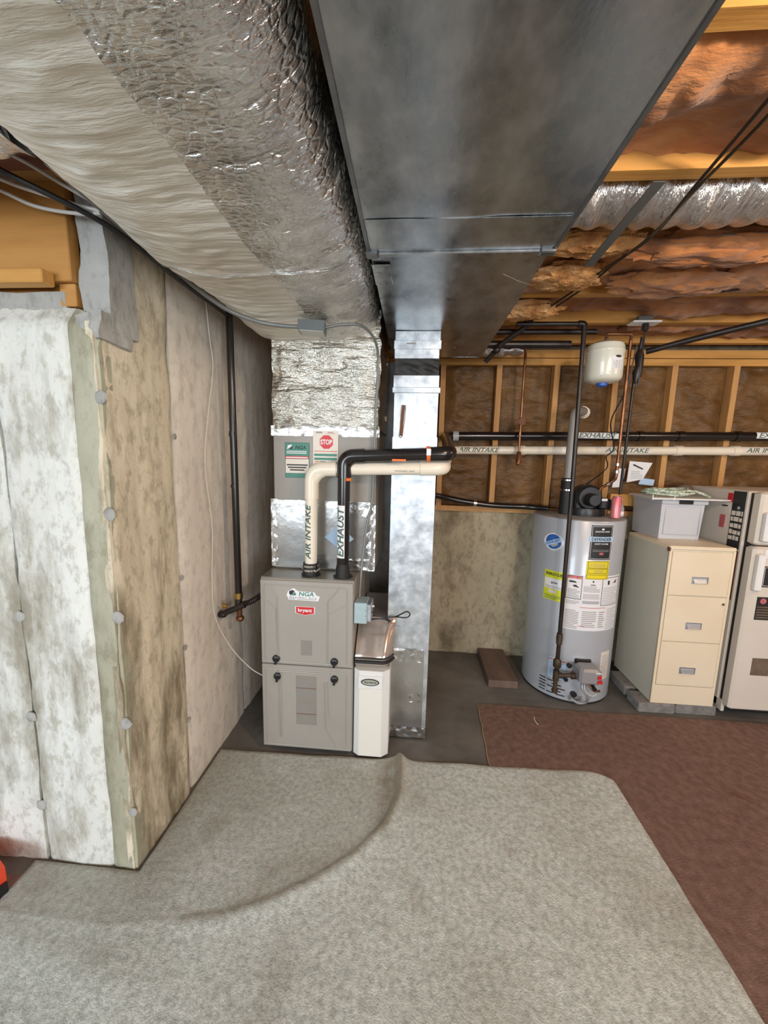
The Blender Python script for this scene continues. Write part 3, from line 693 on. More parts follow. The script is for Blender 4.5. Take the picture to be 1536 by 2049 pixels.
# return drop
CX0, CX1, CY0, CY1 = -.112, .112, 1.94, 2.17
t = thing('return_drop_duct', (0, 2.05, 0), 'narrow upright galvanised duct standing right of the furnace', 'duct')
def colbox(x0, x1, z0, z1, m, name, y0=CY0, y1=CY1, seed=0, dx=0, nz=30):
    def f(u, v):
        z = z0+(z1-z0)*v; x = x0+(x1-x0)*u
        return (x, y0 - .003*noise.noise(Vector((u*3, z*6, seed))) - .0015*noise.noise(Vector((u*8, z*16, seed))), z)
    b = MB().grid(12, nz, f); b.box(x0, x0+.0015, y0, y1, z0, z1); b.box(x1-.0015, x1, y0, y1, z0, z1); b.box(x0, x1, y1-.002, y1, z0, z1)
    b.box(x0, x1, y0+.004, y1, z0, z0+.002); b.box(x0, x1, y0+.004, y1, z1-.002, z1)
    return obj(name, b, m, t, True)
colbox(CX0, CX1, .66, 1.66, 'galv_b', 'duct_section', seed=1)
colbox(CX0+.004, CX1-.004, 1.655, 1.875, 'galv_b', 'duct_section', seed=5, y0=CY0-.004, nz=10)
colbox(CX0+.01, CX1+.0, .012, .66, 'galv_b', 'duct_section', seed=9, nz=20)
colbox(CX0-.001, CX1-.003, 1.895, 1.957, 'galv_b', 'duct_section', seed=11, nz=4)
obj('slip_cleat', MB().box(CX0-.006, CX1+.005, CY0-.010, CY0+.002, 1.873, 1.900, .002), 'galv_b', t)
b = MB().grid(24, 12, lambda u, v: (CX0+.004+(CX1-CX0-.008)*u, CY0+.010+.012*noise.noise(Vector((u*5+v*3, v*3, 2))), 1.95+.09*v)); b.box(CX0+.006, CX1-.006, CY0+.03, CY1, 1.95, 2.04)
obj('canvas_connector', b, 'rubber', t, True, 'black flexible connector between duct sections')
obj('collar', MB().box(CX0, CX1-.008, CY0-.004, CY1, 2.036, 2.080, .001).box(CX0+.002, CX1-.004, CY0-.002, CY1, 2.080, 2.163, .001), 'galv_b', t)
obj('collar_cleat', MB().box(CX0-.003, CX1-.0, CY0-.010, CY0-.003, 2.078, 2.118, .001), 'galv_b', t)
obj('stamp_mark', MB().slab(fy(CY0-.010), -.055, -.010, 2.100, 2.107, .0, .0008), 'txtgrey', t)
obj('slot', MB().tube([(-.060, CY0-.003, 1.815), (-.064, CY0-.003, 1.76), (-.070, CY0-.003, 1.665)], .007, 10), 'rust', t, label='narrow rusty slot')
obj('slot_rim', MB().tube([(-.070, CY0-.006, 1.815), (-.076, CY0-.006, 1.70), (-.080, CY0-.006, 1.665), (-.072, CY0-.006, 1.655), (-.062, CY0-.006, 1.665), (-.054, CY0-.006, 1.74), (-.050, CY0-.006, 1.815)], .0022, 6), 'chrome', t)
mf = fy(CY0)
crinkle(-.060, .09, 1.395, 1.445, 'galv_b', 'patch', 3, 10, 5, .001)
crinkle(CX0+.012, CX1-.022, .075, .525, 'clear', 'access_panel', 4, 8, 10, .001, 'dull foil-edged access panel low on the duct', mf)
crinkle(CX0+.010, CX1-.03, .46, .535, 'foil_tape', 'foil_tape', 7, 24, 8, .006, None, mf)
crinkle(CX0+.002, CX1, .010, .072, 'foil_tape', 'foil_tape', 8, 30, 7, .007, None, mf)
crinkle(CX0+.006, CX0+.022, .07, .50, 'foil_tape', 'foil_tape', 9, 4, 26, .006, None, mf)
crinkle(.015, .075, .225, .275, 'foil_tape', 'foil_tape', 10, 8, 6, .010, None, mf)
obj('gap_shade_box', MB().box(-.34, -.085, 2.47, 2.62, .02, 2.15, .002), 'galv_dark', t)  # dark box added so the gap behind the furnace reads as shaded

# silver flex duct crossing between the joists on the right, and the one on the left
def flex(x0, x1, y, z, r, nrm=.012, freq=75):
    n = int((x1-x0)/.006)
    def f(u, v):
        x = x0+(x1-x0)*u; a = 2*PI*v; q = r + nrm*.5*math.sin(x*freq+.8*math.sin(a*2)+3*noise.noise(Vector((x*3, v*4, 0)))) + .012*noise.noise(Vector((x*5, math.cos(a)*1.3, math.sin(a)*1.3)))
        return (x, y+q*math.cos(a), z+q*.85*math.sin(a))
    return MB().grid(n, 28, f)
tag(obj('silver_flex_duct', flex(.40, 3.6, 1.385, 2.395, .098), 'foil_flex', None, True), 'silver foil flexible duct crossing between joists right of the steel duct', 'duct')
tag(obj('silver_flex_duct', flex(-2.6, -.890, .865, 2.268, .070), 'foil_flex', None, True), 'silver foil flexible duct at the upper left beside the wrapped duct', 'duct')
tag(obj('silver_flex_duct', flex(.30, .66, 2.60, 2.26, .05), 'foil_flex', None, True), 'short silver duct piece above the black iron pipe behind the steel duct', 'duct')
tag(obj('metal_strap', MB().obox((.622, 1.37, 2.285), .016, .185, .0015, (R(-6), 0, R(3))), 'box_grey'), 'dark metal strap under the silver flex duct', 'strap')

# ------------------------------------------------------------------ furnace
FX0, FX1, FYF, FYB = -.741, -.272, 1.772, 2.46
t = thing('gas_furnace', (-.5, 2.1, 0), 'taupe two-door gas furnace standing on feet beneath the plenum', 'furnace')
obj('foot', MB().box(FX0+.03, FX0+.13, 1.86, 2.4, 0, .035), 'paver', t); obj('foot', MB().box(FX1-.13, FX1-.03, 1.86, 2.4, 0, .035), 'paver', t)
obj('cabinet', MB().box(FX0, FX1, FYF, FYB, .035, .950, .003), 'furn', t)
obj('top_panel', MB().box(FX0+.001, FX1-.001, FYF+.006, FYB-.001, .950, .956), 'furn_top', t)
mF = fy(FYF)
def door(z0, z1, up_):
    d = obj('door', MB().box(FX0+.002, FX1-.002, FYF-.012, FYF, z0, z1, .003), 'furn', t)
    m2 = fy(FYF-.012); b = MB()
    # raised rim
    rp = [(FX0+.020, z0+.014), (FX1-.030, z0+.014), (FX1-.030, z1-.024), (FX0+.020, z1-.024)]
    P = arc([Vector((x, FYF-.0125, z)) for x, z in rp + rp[:2]], .012, 5)[6:]
    b.tube(P, .0032, 8)
    obj('raised_rim', b, 'furn', d, True)
    return d, m2
du, mU = door(.506, .945, 1); dl, mL = door(.042, .500, 0)
def crease(parent, pts, r_=.0036): obj('crease', MB().tube(arc([(x, FYF-.0128, z) for x, z in pts], .02, 4), r_, 8), 'furn', parent, True)
crease(du, [(-.690, .920), (-.655, .855), (-.655, .845), (-.650, .525)]); crease(du, [(-.722, .850), (-.665, .800), (-.662, .79), (-.656, .525)])
crease(du, [(-.345, .915), (-.395, .850), (-.398, .84), (-.400, .530)]); crease(du, [(-.300, .840), (-.388, .785)])
crease(dl, [(-.655, .472), (-.650, .10)]); crease(dl, [(-.645, .468), (-.385, .468)])
crease(dl, [(-.640, .46), (-.640, .10)]); crease(dl, [(-.415, .42), (-.410, .26), (-.410, .17), (-.355, .060)], .003); crease(dl, [(-.400, .42), (-.393, .25), (-.388, .235), (-.302, .165)], .003)
for par, kx, kz in ((du, -.662, .535), (du, -.364, .537), (dl, -.657, .440), (dl, -.363, .443)):
    k = obj('knob', MB().tube([(kx, FYF-.012, kz), (kx, FYF-.022, kz), (kx, FYF-.026, kz)], [.019, .018, .013], 20), 'black', par, True)
    obj('knob_tab', MB().obox((kx+.003, FYF-.029, kz-.010), .006, .004, .014, (0, R(15), 0)), 'black', k)
# badges
bp_ = lambda x, z, s: [(x-.047*s, z+.019*s), (x+.047*s, z+.019*s), (x+.047*s, z-.013*s), (x, z-.024*s), (x-.047*s, z-.013*s)]
bd = obj('brand_badge', MB().poly(mU, bp_(-.512, .797, 1.05), 0, .002), 'paper', du); obj('badge_face', MB().poly(mU, bp_(-.512, .797, .96), .002, .003), 'red', bd)
text('badge_lettering', 'bryant', 'paper', bd, mU, -.512, .797, .070, .024, .003, .004, 0, .025)
pts = [(-.600, .855), (-.592, .878), (-.590, .892), (-.583, .900), (-.568, .909), (-.556, .902), (-.548, .885), (-.544, .902), (-.474, .898), (-.462, .880), (-.444, .878), (-.450, .852), (-.596, .850)]
pts = [(-.605, .872), (-.598, .892), (-.580, .905), (-.566, .909), (-.555, .900), (-.545, .895), (-.465, .893), (-.455, .877), (-.438, .872), (-.446, .848), (-.596, .850), (-.598, .862)]
nb = obj('installer_sticker', MB().poly(mU, pts, 0, .0015), 'paper', du)
text('lettering', 'NGA', 'green', nb, mU, -.505, .882, .075, .022, .0015, .0024, .15, .02)
text('lettering', 'NextGen Aire', 'txt', nb, mU, -.522, .8635, .135, .009, .0015, .0022, .1, .0, 1.5)
obj('emblem', MB().poly(mU, [(-.592, .886), (-.590, .896), (-.581, .896), (-.579, .902), (-.571, .897), (-.564, .898), (-.566, .890), (-.582, .873), (-.589, .877)], .0015, .002), 'txt', nb)
obj('emblem_slope', MB().poly(mU, [(-.582, .8725), (-.560, .8725), (-.556, .880), (-.563, .890)], .0015, .002), 'green', nb)
obj('small_lettering', MB().slab(mU, -.592, -.562, .8535, .8565, .0015, .002).slab(mU, -.552, -.456, .8530, .8555, .0015, .002), 'txtgrey', nb)
lb = obj('printed_label', MB().slab(mU, -.535, -.478, .560, .640, 0, .0008), 'sheet', du); obj('small_lettering', lines(mU, -.531, -.484, .562, .637, 11, 5, .4, .0008, .0014), 'txtgrey', lb)
lb = obj('warning_label', MB().slab(mL, -.562, -.455, .178, .448, 0, .0008), 'sheet', dl)
b = MB()
for z0, z1, n in ((.385, .440, 6), (.320, .375, 6), (.245, .295, 5), (.185, .232, 5)):
    q = lines(mL, -.557, -.462, z0, z1, n, int(z0*1000), .45, .0008, .0014); b.add(q.v, q.f)
obj('small_lettering', b, 'txtgrey', lb)
obj('label_rule', MB().slab(mL, -.560, -.457, .380, .383, .0008, .0014).slab(mL, -.560, -.457, .237, .240, .0008, .0014), 'rust', lb)
# flanges on the top
for x, ym in ((-.504, 1.84), (-.338, 1.835)):
    obj('pipe_flange', MB().tube([(x, ym, .956), (x, ym, .962), (x, ym, .964)], [.050, .050, .040], 8), 'rubber', t)

# receptacle box on the right side
e = thing('receptacle_box', (-.23, 1.8, .74), 'pale blue steel electrical box with three round knockouts on the side of the furnace', 'electrical box')
obj('box', MB().box(-.269, -.205, 1.765, 1.86, .742, .848, .002), 'elec', e)
b = MB()
for z in (.822, .793, .765): b.tube([(-.244, 1.7655, z), (-.244, 1.7625, z)], .0115, 18)
obj('knockout', b, 'elec', e, True)
obj('cover', MB().box(-.204, -.184, 1.762, 1.865, .755, .842, .002), 'galv_b', e); obj('switch_toggle', MB().box(-.184, -.172, 1.79, 1.80, .820, .828, .001), 'white', e)
obj('screw', MB().ell((-.212, 1.764, .812), .002, .002, .002, 8, 6).ell((-.212, 1.764, .782), .002, .002, .002, 8, 6), 'black', e)
loop = [(-.182, 1.80, .790), (-.15, 1.79, .782), (-.11, 1.79, .776), (-.07, 1.80, .772), (-.035, 1.83, .778), (-.010, 1.86, .779), (.006, 1.86, .765), (-.006, 1.86, .748), (-.03, 1.85, .749), (-.06, 1.82, .764), (-.10, 1.79, .772), (-.14, 1.79, .764), (-.185, 1.80, .752), (-.16, 1.80, .757), (-.125, 1.79, .762), (-.10, 1.80, .750), (-.09, 1.83, .735), (-.13, 1.9, .72)]
tag(obj('black_power_cord', MB().tube(smooth_path(loop, 8), .0036, 8), 'black', None, True), 'looped black power cord bundled beside the pale blue electrical box', 'cord')
obj('cord_tie', MB().tube([(-.105, 1.783, .80), (-.106, 1.78, .775), (-.098, 1.785, .76), (-.100, 1.79, .742)], .0028, 6), 'black', bpy.data.objects['black_power_cord'])

# media air cleaner cabinet with boot above it
t = thing('air_filter_cabinet', (-.18, 2.0, 0), 'slim white air filter cabinet with an oval badge between the furnace and the duct', 'air filter')
AX0, AX1, AYF = -.266, -.086, 1.765
pr = [(AX0, AYF+.02), (AX0+.028, AYF), (AX1-.034, AYF), (AX1, AYF+.028), (AX1, 1.932), (-.118, 1.934), (-.118, 2.30), (AX0, 2.30)]
def prism(P, z0, z1, zf=None): 
    k = len(P); return MB().add([(x, y, z0) for x, y in P] + [(x, y, z1) for x, y in P], [tuple(range(k-1, -1, -1)), tuple(range(k, 2*k))] + [(i, (i+1) % k, (i+1) % k+k, i+k) for i in range(k)])
obj('body', prism(pr, .022, .495), 'white', t); obj('foot', MB().box(AX0+.02, AX1-.02, AYF+.03, 2.25, 0, .022), 'rubber', t)
mA = fy(AYF)
obj('front_panel', MB().slab(mA, AX0+.030, AX1-.036, .028, .400, .0, .002), 'warmwhite', t)
obj('badge_panel', MB().slab(mA, AX0+.026, AX1-.034, .405, .470, 0, .006), 'white', t)
b = MB(); el_ = lambda r1, r2: [(-.182+r1*math.cos(2*PI*k/28), .438+r2*math.sin(2*PI*k/28)) for k in range(28)]
bg = obj('oval_badge', MB().poly(mA, el_(.046, .019), .006, .008), 'txt', t); obj('badge_face', MB().poly(mA, el_(.040, .0145), .008, .009), 'box_cover', bg)
text('badge_lettering', 'Aprilaire', 'txt', bg, mA, -.182, .438, .062, .012, .009, .0098, 0, .01)
obj('top_cover', MB().box(AX0+.004, AX1-.002, AYF+.03, 1.930, .495, .508, .003), 'sheet', t)
t = thing('return_boot', (-.18, 2.0, .51), 'shiny sheet metal boot with a black gasket on top of the white filter cabinet', 'duct')
def bootf(u, v):   # rounded scoop rising to the back
    x = AX0+.002+(AX1-AX0+.012)*u; xr_ = max(0, (u-.70)/.30); fy_ = 1.79+.06*xr_**2.2
    y = fy_+(1.93-fy_)*v; z = .545+.165*v**.8 + .004*math.sin(u*9)
    return (x, y, z)
b = MB().grid(24, 16, bootf)
W = 25; n = len(b.v); front = [b.v[i] for i in range(W)]; right = [b.v[j*W+24] for j in range(17)]
b.add([(p[0], p[1], .510) for p in front] + [(p[0], p[1], .510) for p in right], [])
for i in range(24): b.f.append((i+1, i, n+i, n+i+1))
for j in range(16): b.f.append((j*W+24, (j+1)*W+24, n+W+j+1, n+W+j))
b.box(AX0+.002, -.118, 1.93, 2.3, .51, .71)
obj('scoop', b, 'boot', t, True)
obj('gasket', MB().tube([(p[0], p[1]-.004, .530) for p in front] , .0085, 8).tube([(p[0], p[1]-.003, .549) for p in front], .004, 8), 'rubber', t, True)
b = MB()
for z, k in ((.62, .42), (.60, .30)): b.obox((-.125, 1.79+.23*k-.03, z-.0), .016, .002, .0015, (0, 0, 0))
obj('slot', b, 'black', t)

# ------------------------------------------------------------------ vent pipes
def coupl(b, p0, p1, r_): b.tube([p0, p1], r_, 20)
PR = .0305
t = thing('exhaust_pipe', (-.338, 1.83, .96), 'glossy black exhaust pipe from the furnace top, labelled EXHAUST and running along the back wall', 'pipe')
path = arc([(-.336, 1.82, .962), (-.334, 1.82, 1.556), (.165, 1.815, 1.580), (.225, 2.895, 1.728), (4.4, 2.895, 1.80)], .085, 10)
# (the elbow towards the back hugs the column)
obj('pipe', MB().tube(path, PR, 22), 'abs', t, True)
obj('elbow', MB().tube(arc([(-.334, 1.82, 1.455), (-.334, 1.82, 1.556), (-.235, 1.82, 1.561)], .085, 12), PR+.0045, 22).tube(arc([(.075, 1.815, 1.5755), (.165, 1.815, 1.580), (.171, 1.92, 1.594)], .07, 10), PR+.0045, 22), 'abs', t, True)
obj('pipe_socket', MB().tube([(-.336, 1.82, .960), (-.336, 1.82, 1.01), (-.336, 1.82, 1.03)], [.037, .034, .030], 20), 'rubber', t, True)
mp = pipe_v(-.336, 1.82, PR)
obj('label_strip', MB().slab(lambda u, v, n_: mp(u, v, n_), 1.062, 1.322, -.012, .030, .0006, .0012, 1, 8), 'paper', t, label='white label strip lettered EXHAUST')
text('lettering', 'EXHAUST', 'txtgreen', t, mp, 1.192, .009, .245, .034, .0012, .0022, .2, .025)
obj('orange_tag', MB().tube([(-.320, 1.82-PR-.001, 1.447), (-.298, 1.80, 1.448)], .008, 8).obox((-.07, 1.816-PR-.001, 1.545), .032, .002, .005, (0, 0, 0)), 'orange', t)
obj('hanger_clamp', MB().tube([(.057, 1.815, 1.5755), (.074, 1.815, 1.5763)], PR+.0065, 22), 'orange', t, True)
obj('clamp_tag', MB().obox((.066, 1.815-PR-.008, 1.585), .010, .002, .015, (0, 0, 0)), 'paper', t)
def wz(x): return 1.728+(x-.225)*.0172
for xc, wd in ((.30, .02), (1.60, .018), (1.87, .02), (2.25, .02)):
    obj('coupling' if wd > .019 else 'band', MB().tube([(xc-wd, 2.895, wz(xc-wd)), (xc+wd, 2.895, wz(xc+wd))], PR+.006, 20), 'shade' if xc < .5 else 'abs', t, True)
for xc in (1.30, 2.50):
    mh = pipe_h(2.895, wz(xc), PR)
    ls = obj('label_strip', MB().slab(mh, xc-.145, xc+.145, -.018, .026, .0006, .0014, 1, 8), 'paper', t)
    text('lettering', 'EXHAUST', 'txtgreen', t, mh, xc, .004, .262, .034, .0014, .0024, .3, .01)
t = thing('air_intake_pipe', (-.504, 1.84, .96), 'cream plastic pipe labelled AIR INTAKE from the furnace top along the back wall', 'pipe')
path = arc([(-.504, 1.84, .962), (-.498, 1.84, 1.490), (.140, 1.850, 1.512), (.262, 2.895, 1.625), (4.4, 2.895, 1.70)], .11, 10)
obj('pipe', MB().tube(path, PR, 22), 'pvc', t, True)
obj('elbow', MB().tube(arc([(-.499, 1.84, 1.345), (-.498, 1.84, 1.490), (-.375, 1.842, 1.4945)], .11, 12), PR+.0045, 22).tube(arc([(.03, 1.848, 1.508), (.140, 1.850, 1.512), (.150, 1.94, 1.522)], .07, 10), PR+.0045, 22), 'pvc', t, True)
obj('pipe_boot', MB().tube([(-.504, 1.84, .960), (-.504, 1.84, .975), (-.504, 1.84, 1.02)], [.043, .041, .040], 20), 'rubber', t, True)
obj('hose_clamp', MB().tube([(-.504, 1.84, .982), (-.504, 1.84, .992)], .043, 24), 'chrome', t, True); obj('hose_clamp', MB().tube([(-.504, 1.84, 1.003), (-.504, 1.84, 1.013)], .0425, 24), 'chrome', t, True)
obj('clamp_screw', MB().cyl((-.470, 1.80, .987), (-.462, 1.84, .987), .006), 'chrome', t)
mp = pipe_v(-.502, 1.84, PR)
text('lettering', 'AIR INTAKE', 'txtgreen', t, mp, 1.182, .010, .275, .030, .0006, .0014, .2, .02)
mh = lambda u, v, n_: (u, 1.845-(PR+n_)*math.cos(v/PR), 1.507+(PR+n_)*math.sin(v/PR))
obj('small_lettering', MB().slab(mh, -.09, -.03, -.014, -.011, .001, .0015).slab(mh, -.02, .002, -.014, -.011, .001, .0015), 'txtgrey', t)
def wz2(x): return 1.625+(x-.262)*.0181
for xc in (.49, 1.53, 2.47):
    mh = pipe_h(2.895, wz2(xc), PR)
    if xc > 1: obj('label_strip', MB().slab(mh, xc-.20, xc+.15, -.020, .026, .0006, .0014, 1, 8), 'papercream', t)
    text('lettering', 'AIR INTAKE', 'txtgreen', t, mh, xc-.02, .003, .30, .030, .0014, .0024, .3, .008)
for xc in (.78, 1.87, 2.25): obj('coupling', MB().tube([(xc-.025, 2.895, wz2(xc)), (xc+.025, 2.895, wz2(xc)+.001)], PR+.005, 20), 'pvc', t, True)

tag(obj('black_drain_hose', MB().tube(smooth_path([(.12, 2.80, 1.30), (.24, 2.85, 1.275), (.40, 2.87, 1.245), (.60, 2.87, 1.225), (.84, 2.87, 1.222), (.98, 2.80, 1.22)], 8), .021, 16), 'abs', None, True), 'black plastic drain hose sagging across the sill of the back wall', 'hose')
obj('clamp', MB().tube([(.455, 2.87, 1.238), (.475, 2.87, 1.236)], .026, 18), 'chrome', bpy.data.objects['black_drain_hose'], True)

# ------------------------------------------------------------------ water heater
HX, HY, HR = 1.12, 2.64, .28
t = thing('water_heater', (HX, HY, 0), 'tall grey cylindrical gas water heater covered in labels against the back wall', 'water heater')
obj('tank_jacket', MB().lathe([(HR-.006, .012), (HR, .018), (HR, .05), (HR, 1.196), (HR-.004, 1.203), (HR-.012, 1.204)], (HX, HY), 72), 'tank', t, True)
obj('top_cap', MB().lathe([(HR-.006, 1.203), (HR-.012, 1.208), (.02, 1.216)], (HX, HY), 64), 'tank_top', t, True)
obj('base_ring', MB().lathe([(HR-.01, 0), (HR-.004, .002), (HR-.004, .014), (HR-.02, .016)], (HX, HY), 64), 'rubber', t, True)
mc = cylmap(HX, HY, HR)
def cl(name, a0, a1, z0, z1, m, par, n0=.0004, n1=.0012): return obj(name, MB().slab(mc, R(a0), R(a1), z0, z1, n0, n1, max(2, int(abs(a1-a0)/3))), m, par)
def cframe(name, a0, a1, z0, z1, m, par, tt=.003, n0=.0012, n1=.0020):
    b = MB(); da = math.degrees(tt/HR); nu = max(2, int(abs(a1-a0)/3))
    b.slab(mc, R(a0), R(a1), z0, z0+tt, n0, n1, nu); b.slab(mc, R(a0), R(a1), z1-tt, z1, n0, n1, nu)
    b.slab(mc, R(a0), R(a0+da), z0, z1, n0, n1); b.slab(mc, R(a1-da), R(a1), z0, z1, n0, n1); return obj(name, b, m, par)
def ctext(s, a, z, wdeg, h, m, par, sh=0, n0=.0020, n1=.0028, bold=.01): return text('lettering', s, m, par, mc, R(a), z, R(wdeg), h, n0, n1, sh, bold)
def clines(par, a0, a1, z0, z1, n, sd, m='txtgrey', t_=.35): return obj('small_lettering', lines(mc, R(a0), R(a1), z0, z1, n, sd, t_, .0014, .0019, 4), m, par)
k = cl('brand_plate', -7.5, 22, .962, 1.186, 'paper', t); cl('plate_face', -6.8, 21.3, .966, 1.182, 'txt', k, .0012, .0016); cframe('plate_rule', -5.6, 20.1, .972, 1.175, 'paper', k, .002, .0016, .002)
ctext('BRADFORD WHITE', 7.3, 1.142, 18, .009, 'paper', k); cl('name_band', -7.8, 22.6, 1.080, 1.110, 'ltblue', k, .0018, .0024)
ctext('DEFENDER', 7.2, 1.095, 25, .019, 'txt', k, 0, .0024, .0032, .02); ctext('SAFETY SYSTEM', 7.2, 1.066, 17, .009, 'paper', k)
obj('emblem', MB().slab(mc, R(5.8), R(8.8), 1.152, 1.162, .0018, .0024), 'paper', k); cl('red_oval', 5.5, 10.5, .998, 1.012, 'pinkcan', k, .0018, .0024)
clines(k, -3, 18, 1.018, 1.034, 2, 3)
k = cl('yellow_label', -8, 20.5, .842, .958, 'yellow', t, .0016, .0022); cframe('label_border', -6.5, 19, .912, .955, 'txt', k, .002, .0022, .0028); cframe('label_border', -6.5, 19, .880, .908, 'txt', k, .002, .0022, .0028); cframe('label_border', -7.5, 19.5, .844, .872, 'txt', k, .002, .0022, .0028)
obj('small_lettering', lines(mc, R(-4), R(16), .918, .945, 4, 2, .3, .0022, .0026, 3).add(*(lambda q: (q.v, q.f))(lines(mc, R(1), R(13), .885, .903, 3, 5, .3, .0022, .0026, 3))), 'txtgrey', k)
k = obj('round_sticker', MB().poly(mc, [(R(-50+12.5*math.cos(a)*(1+.12*math.cos(2*a))), 1.050+.056*math.sin(a)) for a in [2*PI*i/24 for i in range(24)]], .0004, .0012), 'paper', t)
obj('sticker_face', MB().poly(mc, [(R(-50+10.6*math.cos(a)), 1.052+.047*math.sin(a)) for a in [2*PI*i/24 for i in range(24)]], .0012, .0018), 'blue', k)
dm = lambda u, v, n_: mc(R(-50)+(u*math.cos(.42)-v*math.sin(.42))/HR, 1.048+u*math.sin(.42)+v*math.cos(.42), n_)
obj('sticker_band', MB().slab(dm, -.060, .060, -.013, .013, .0018, .0024, 6), 'ltblue', k)
text('lettering', 'HYDROJET', 'blue', k, dm, 0, 0, .100, .016, .0024, .0032, .1, .02)
k = cl('energy_label', -58, -29, .668, .862, 'lime', t); cl('energy_field', -57, -30, .742, .812, 'paper', k, .0012, .0016)
ctext('ENERGYGUIDE', -43.5, .840, 25, .020, 'txt', k, 0, .0012, .002, .03); ctext('$394', -44, .783, 8, .014, 'txt', k, 0, .0016, .0024, .03)
cl('energy_panel', -51, -40, .715, .735, 'papercream', k, .0012, .0016); clines(k, -56, -33, .748, .766, 2, 8); clines(k, -56, -34, .676, .706, 3, 9, 'dkgreen')
k = cl('instruction_label', -30, 46, .505, .862, 'paper', t)
cframe('warning_box', -28.8, -11, .706, .858, 'txt', k, .003); cl('warning_header', -28, -12, .838, .855, 'pinkcan', k, .0012, .0018)
obj('warning_drawing', MB().poly(mc, [(R(-27), .818), (R(-24), .825), (R(-19), .822), (R(-17), .812), (R(-25), .812)], .0012, .0018).poly(mc, [(R(-22), .795), (R(-18), .800), (R(-14), .782), (R(-20), .785)], .0012, .0018), 'txt', k)
clines(k, -27, -13, .712, .775, 7, 3); clines(k, -9, 12, .760, .800, 5, 4); clines(k, -9, 12, .715, .750, 5, 14); obj('emblem', MB().slab(mc, R(1), R(3), .822, .832, .0012, .0018).slab(mc, R(-1), R(5), .803, .808, .0012, .0018), 'txt', k)
clines(k, -28, -12, .675, .700, 3, 24); cl('grey_band', -9, 12, .682, .702, 'shade', k, .0012, .0016)
cframe('notice_box', 14, 44, .672, .852, 'txt', k, .003); obj('notice_drawing', MB().slab(mc, R(22), R(25), .806, .832, .0012, .0018).poly(mc, [(R(31), .812), (R(38), .838), (R(37), .815)], .0012, .0018), 'txt', k)
clines(k, 16, 42, .682, .795, 10, 6, 'shade'); clines(k, -28, -12, .515, .640, 12, 7); clines(k, -8, 10, .530, .640, 9, 8); clines(k, 13, 22, .530, .640, 8, 10); clines(k, 25, 44, .515, .655, 11, 12, 'shade')
obj('red_rule', MB().slab(mc, R(-11), R(22), .655, .658, .0012, .0018, 8).slab(mc, R(-11), R(-4), .532, .536, .0012, .0018, 3), 'red', k)
k = cl('small_label', -42, -21, .150, .290, 'ltblue', t); cl('label_stripe', -42, -21, .272, .279, 'orange', k, .0012, .0018); clines(k, -40, -23, .16, .265, 9, 4)
k = cl('small_label', 24, 41, .165, .356, 'papercream', t, .0003, .0009); clines(k, 26, 39, .18, .34, 10, 4, 'shade')
for row in range(5):
    for c_, (a0, a1) in enumerate([(-53, -44), (-41+ (row % 2)*2, -30)] + ([(-31, -21)] if row else [])):
        z = .128-.021*row - c_*.001
        if c_ == 1 and row % 2: a0, a1 = -36, -24
        elif c_ == 1: a0, a1 = -42, -34
        if c_ == 2: a0, a1 = (-21.5, -15) if row % 2 else (-30, -19)
        if c_ == 2 and row % 2: continue
        obj('vent_slot', MB().slab(mc, R(a0), R(a1), z-.0035, z+.0035, .0002, .0012, 4), 'black', t)
# gas control valve
g = obj('gas_valve', MB().box(1.055, 1.185, 2.245, 2.355, .205, .305, .014), 'valve', t)
obj('valve_housing', MB().box(1.065, 1.165, 2.35, 2.375, .195, .318, .006), 'black', g); obj('red_knob', MB().obox((1.168, 2.243, .262), .011, .004, .011, (0, 0, 0)).obox((1.172, 2.243, .232), .014, .004, .010, (0, 0, 0)), 'red', g)
obj('valve_label', MB().slab(fy(2.245), 1.145, 1.178, .285, .291, 0, .001), 'paper', g)
obj('thermostat_knob', MB().tube([(1.145, 2.31, .205), (1.150, 2.27, .185), (1.152, 2.25, .178)], [.008, .010, .012], 12).tube([(1.02, 2.335, .285), (1.02, 2.32, .285)], .016, 14), 'black', g, True)
obj('control_line', MB().tube(smooth_path([(1.10, 2.30, .205), (1.09, 2.28, .165), (1.12, 2.27, .12), (1.13, 2.29, .07), (1.09, 2.31, .045), (1.05, 2.33, .06)], 6), .008, 10), 'valve', g, True)
obj('control_line', MB().tube(smooth_path([(1.12, 2.29, .205), (1.15, 2.265, .165), (1.19, 2.27, .16)], 6), .007, 10), 'copper', g, True)
obj('control_wire', MB().tube(smooth_path([(1.10, 2.28, .20), (1.10, 2.26, .16), (1.14, 2.26, .13), (1.18, 2.28, .13)], 8), .0022, 6), 'wirew', g, True)
obj('burner_plate', MB().slab(mc, R(-14), R(2), .028, .062, .0005, .005, 5), 'valve', g); obj('sight_glass', MB().tube([(1.02, 2.372, .17), (1.02, 2.352, .17)], .013, 16).tube([(1.075, 2.365, .075), (1.075, 2.345, .075)], .018, 16), 'black', g, True)
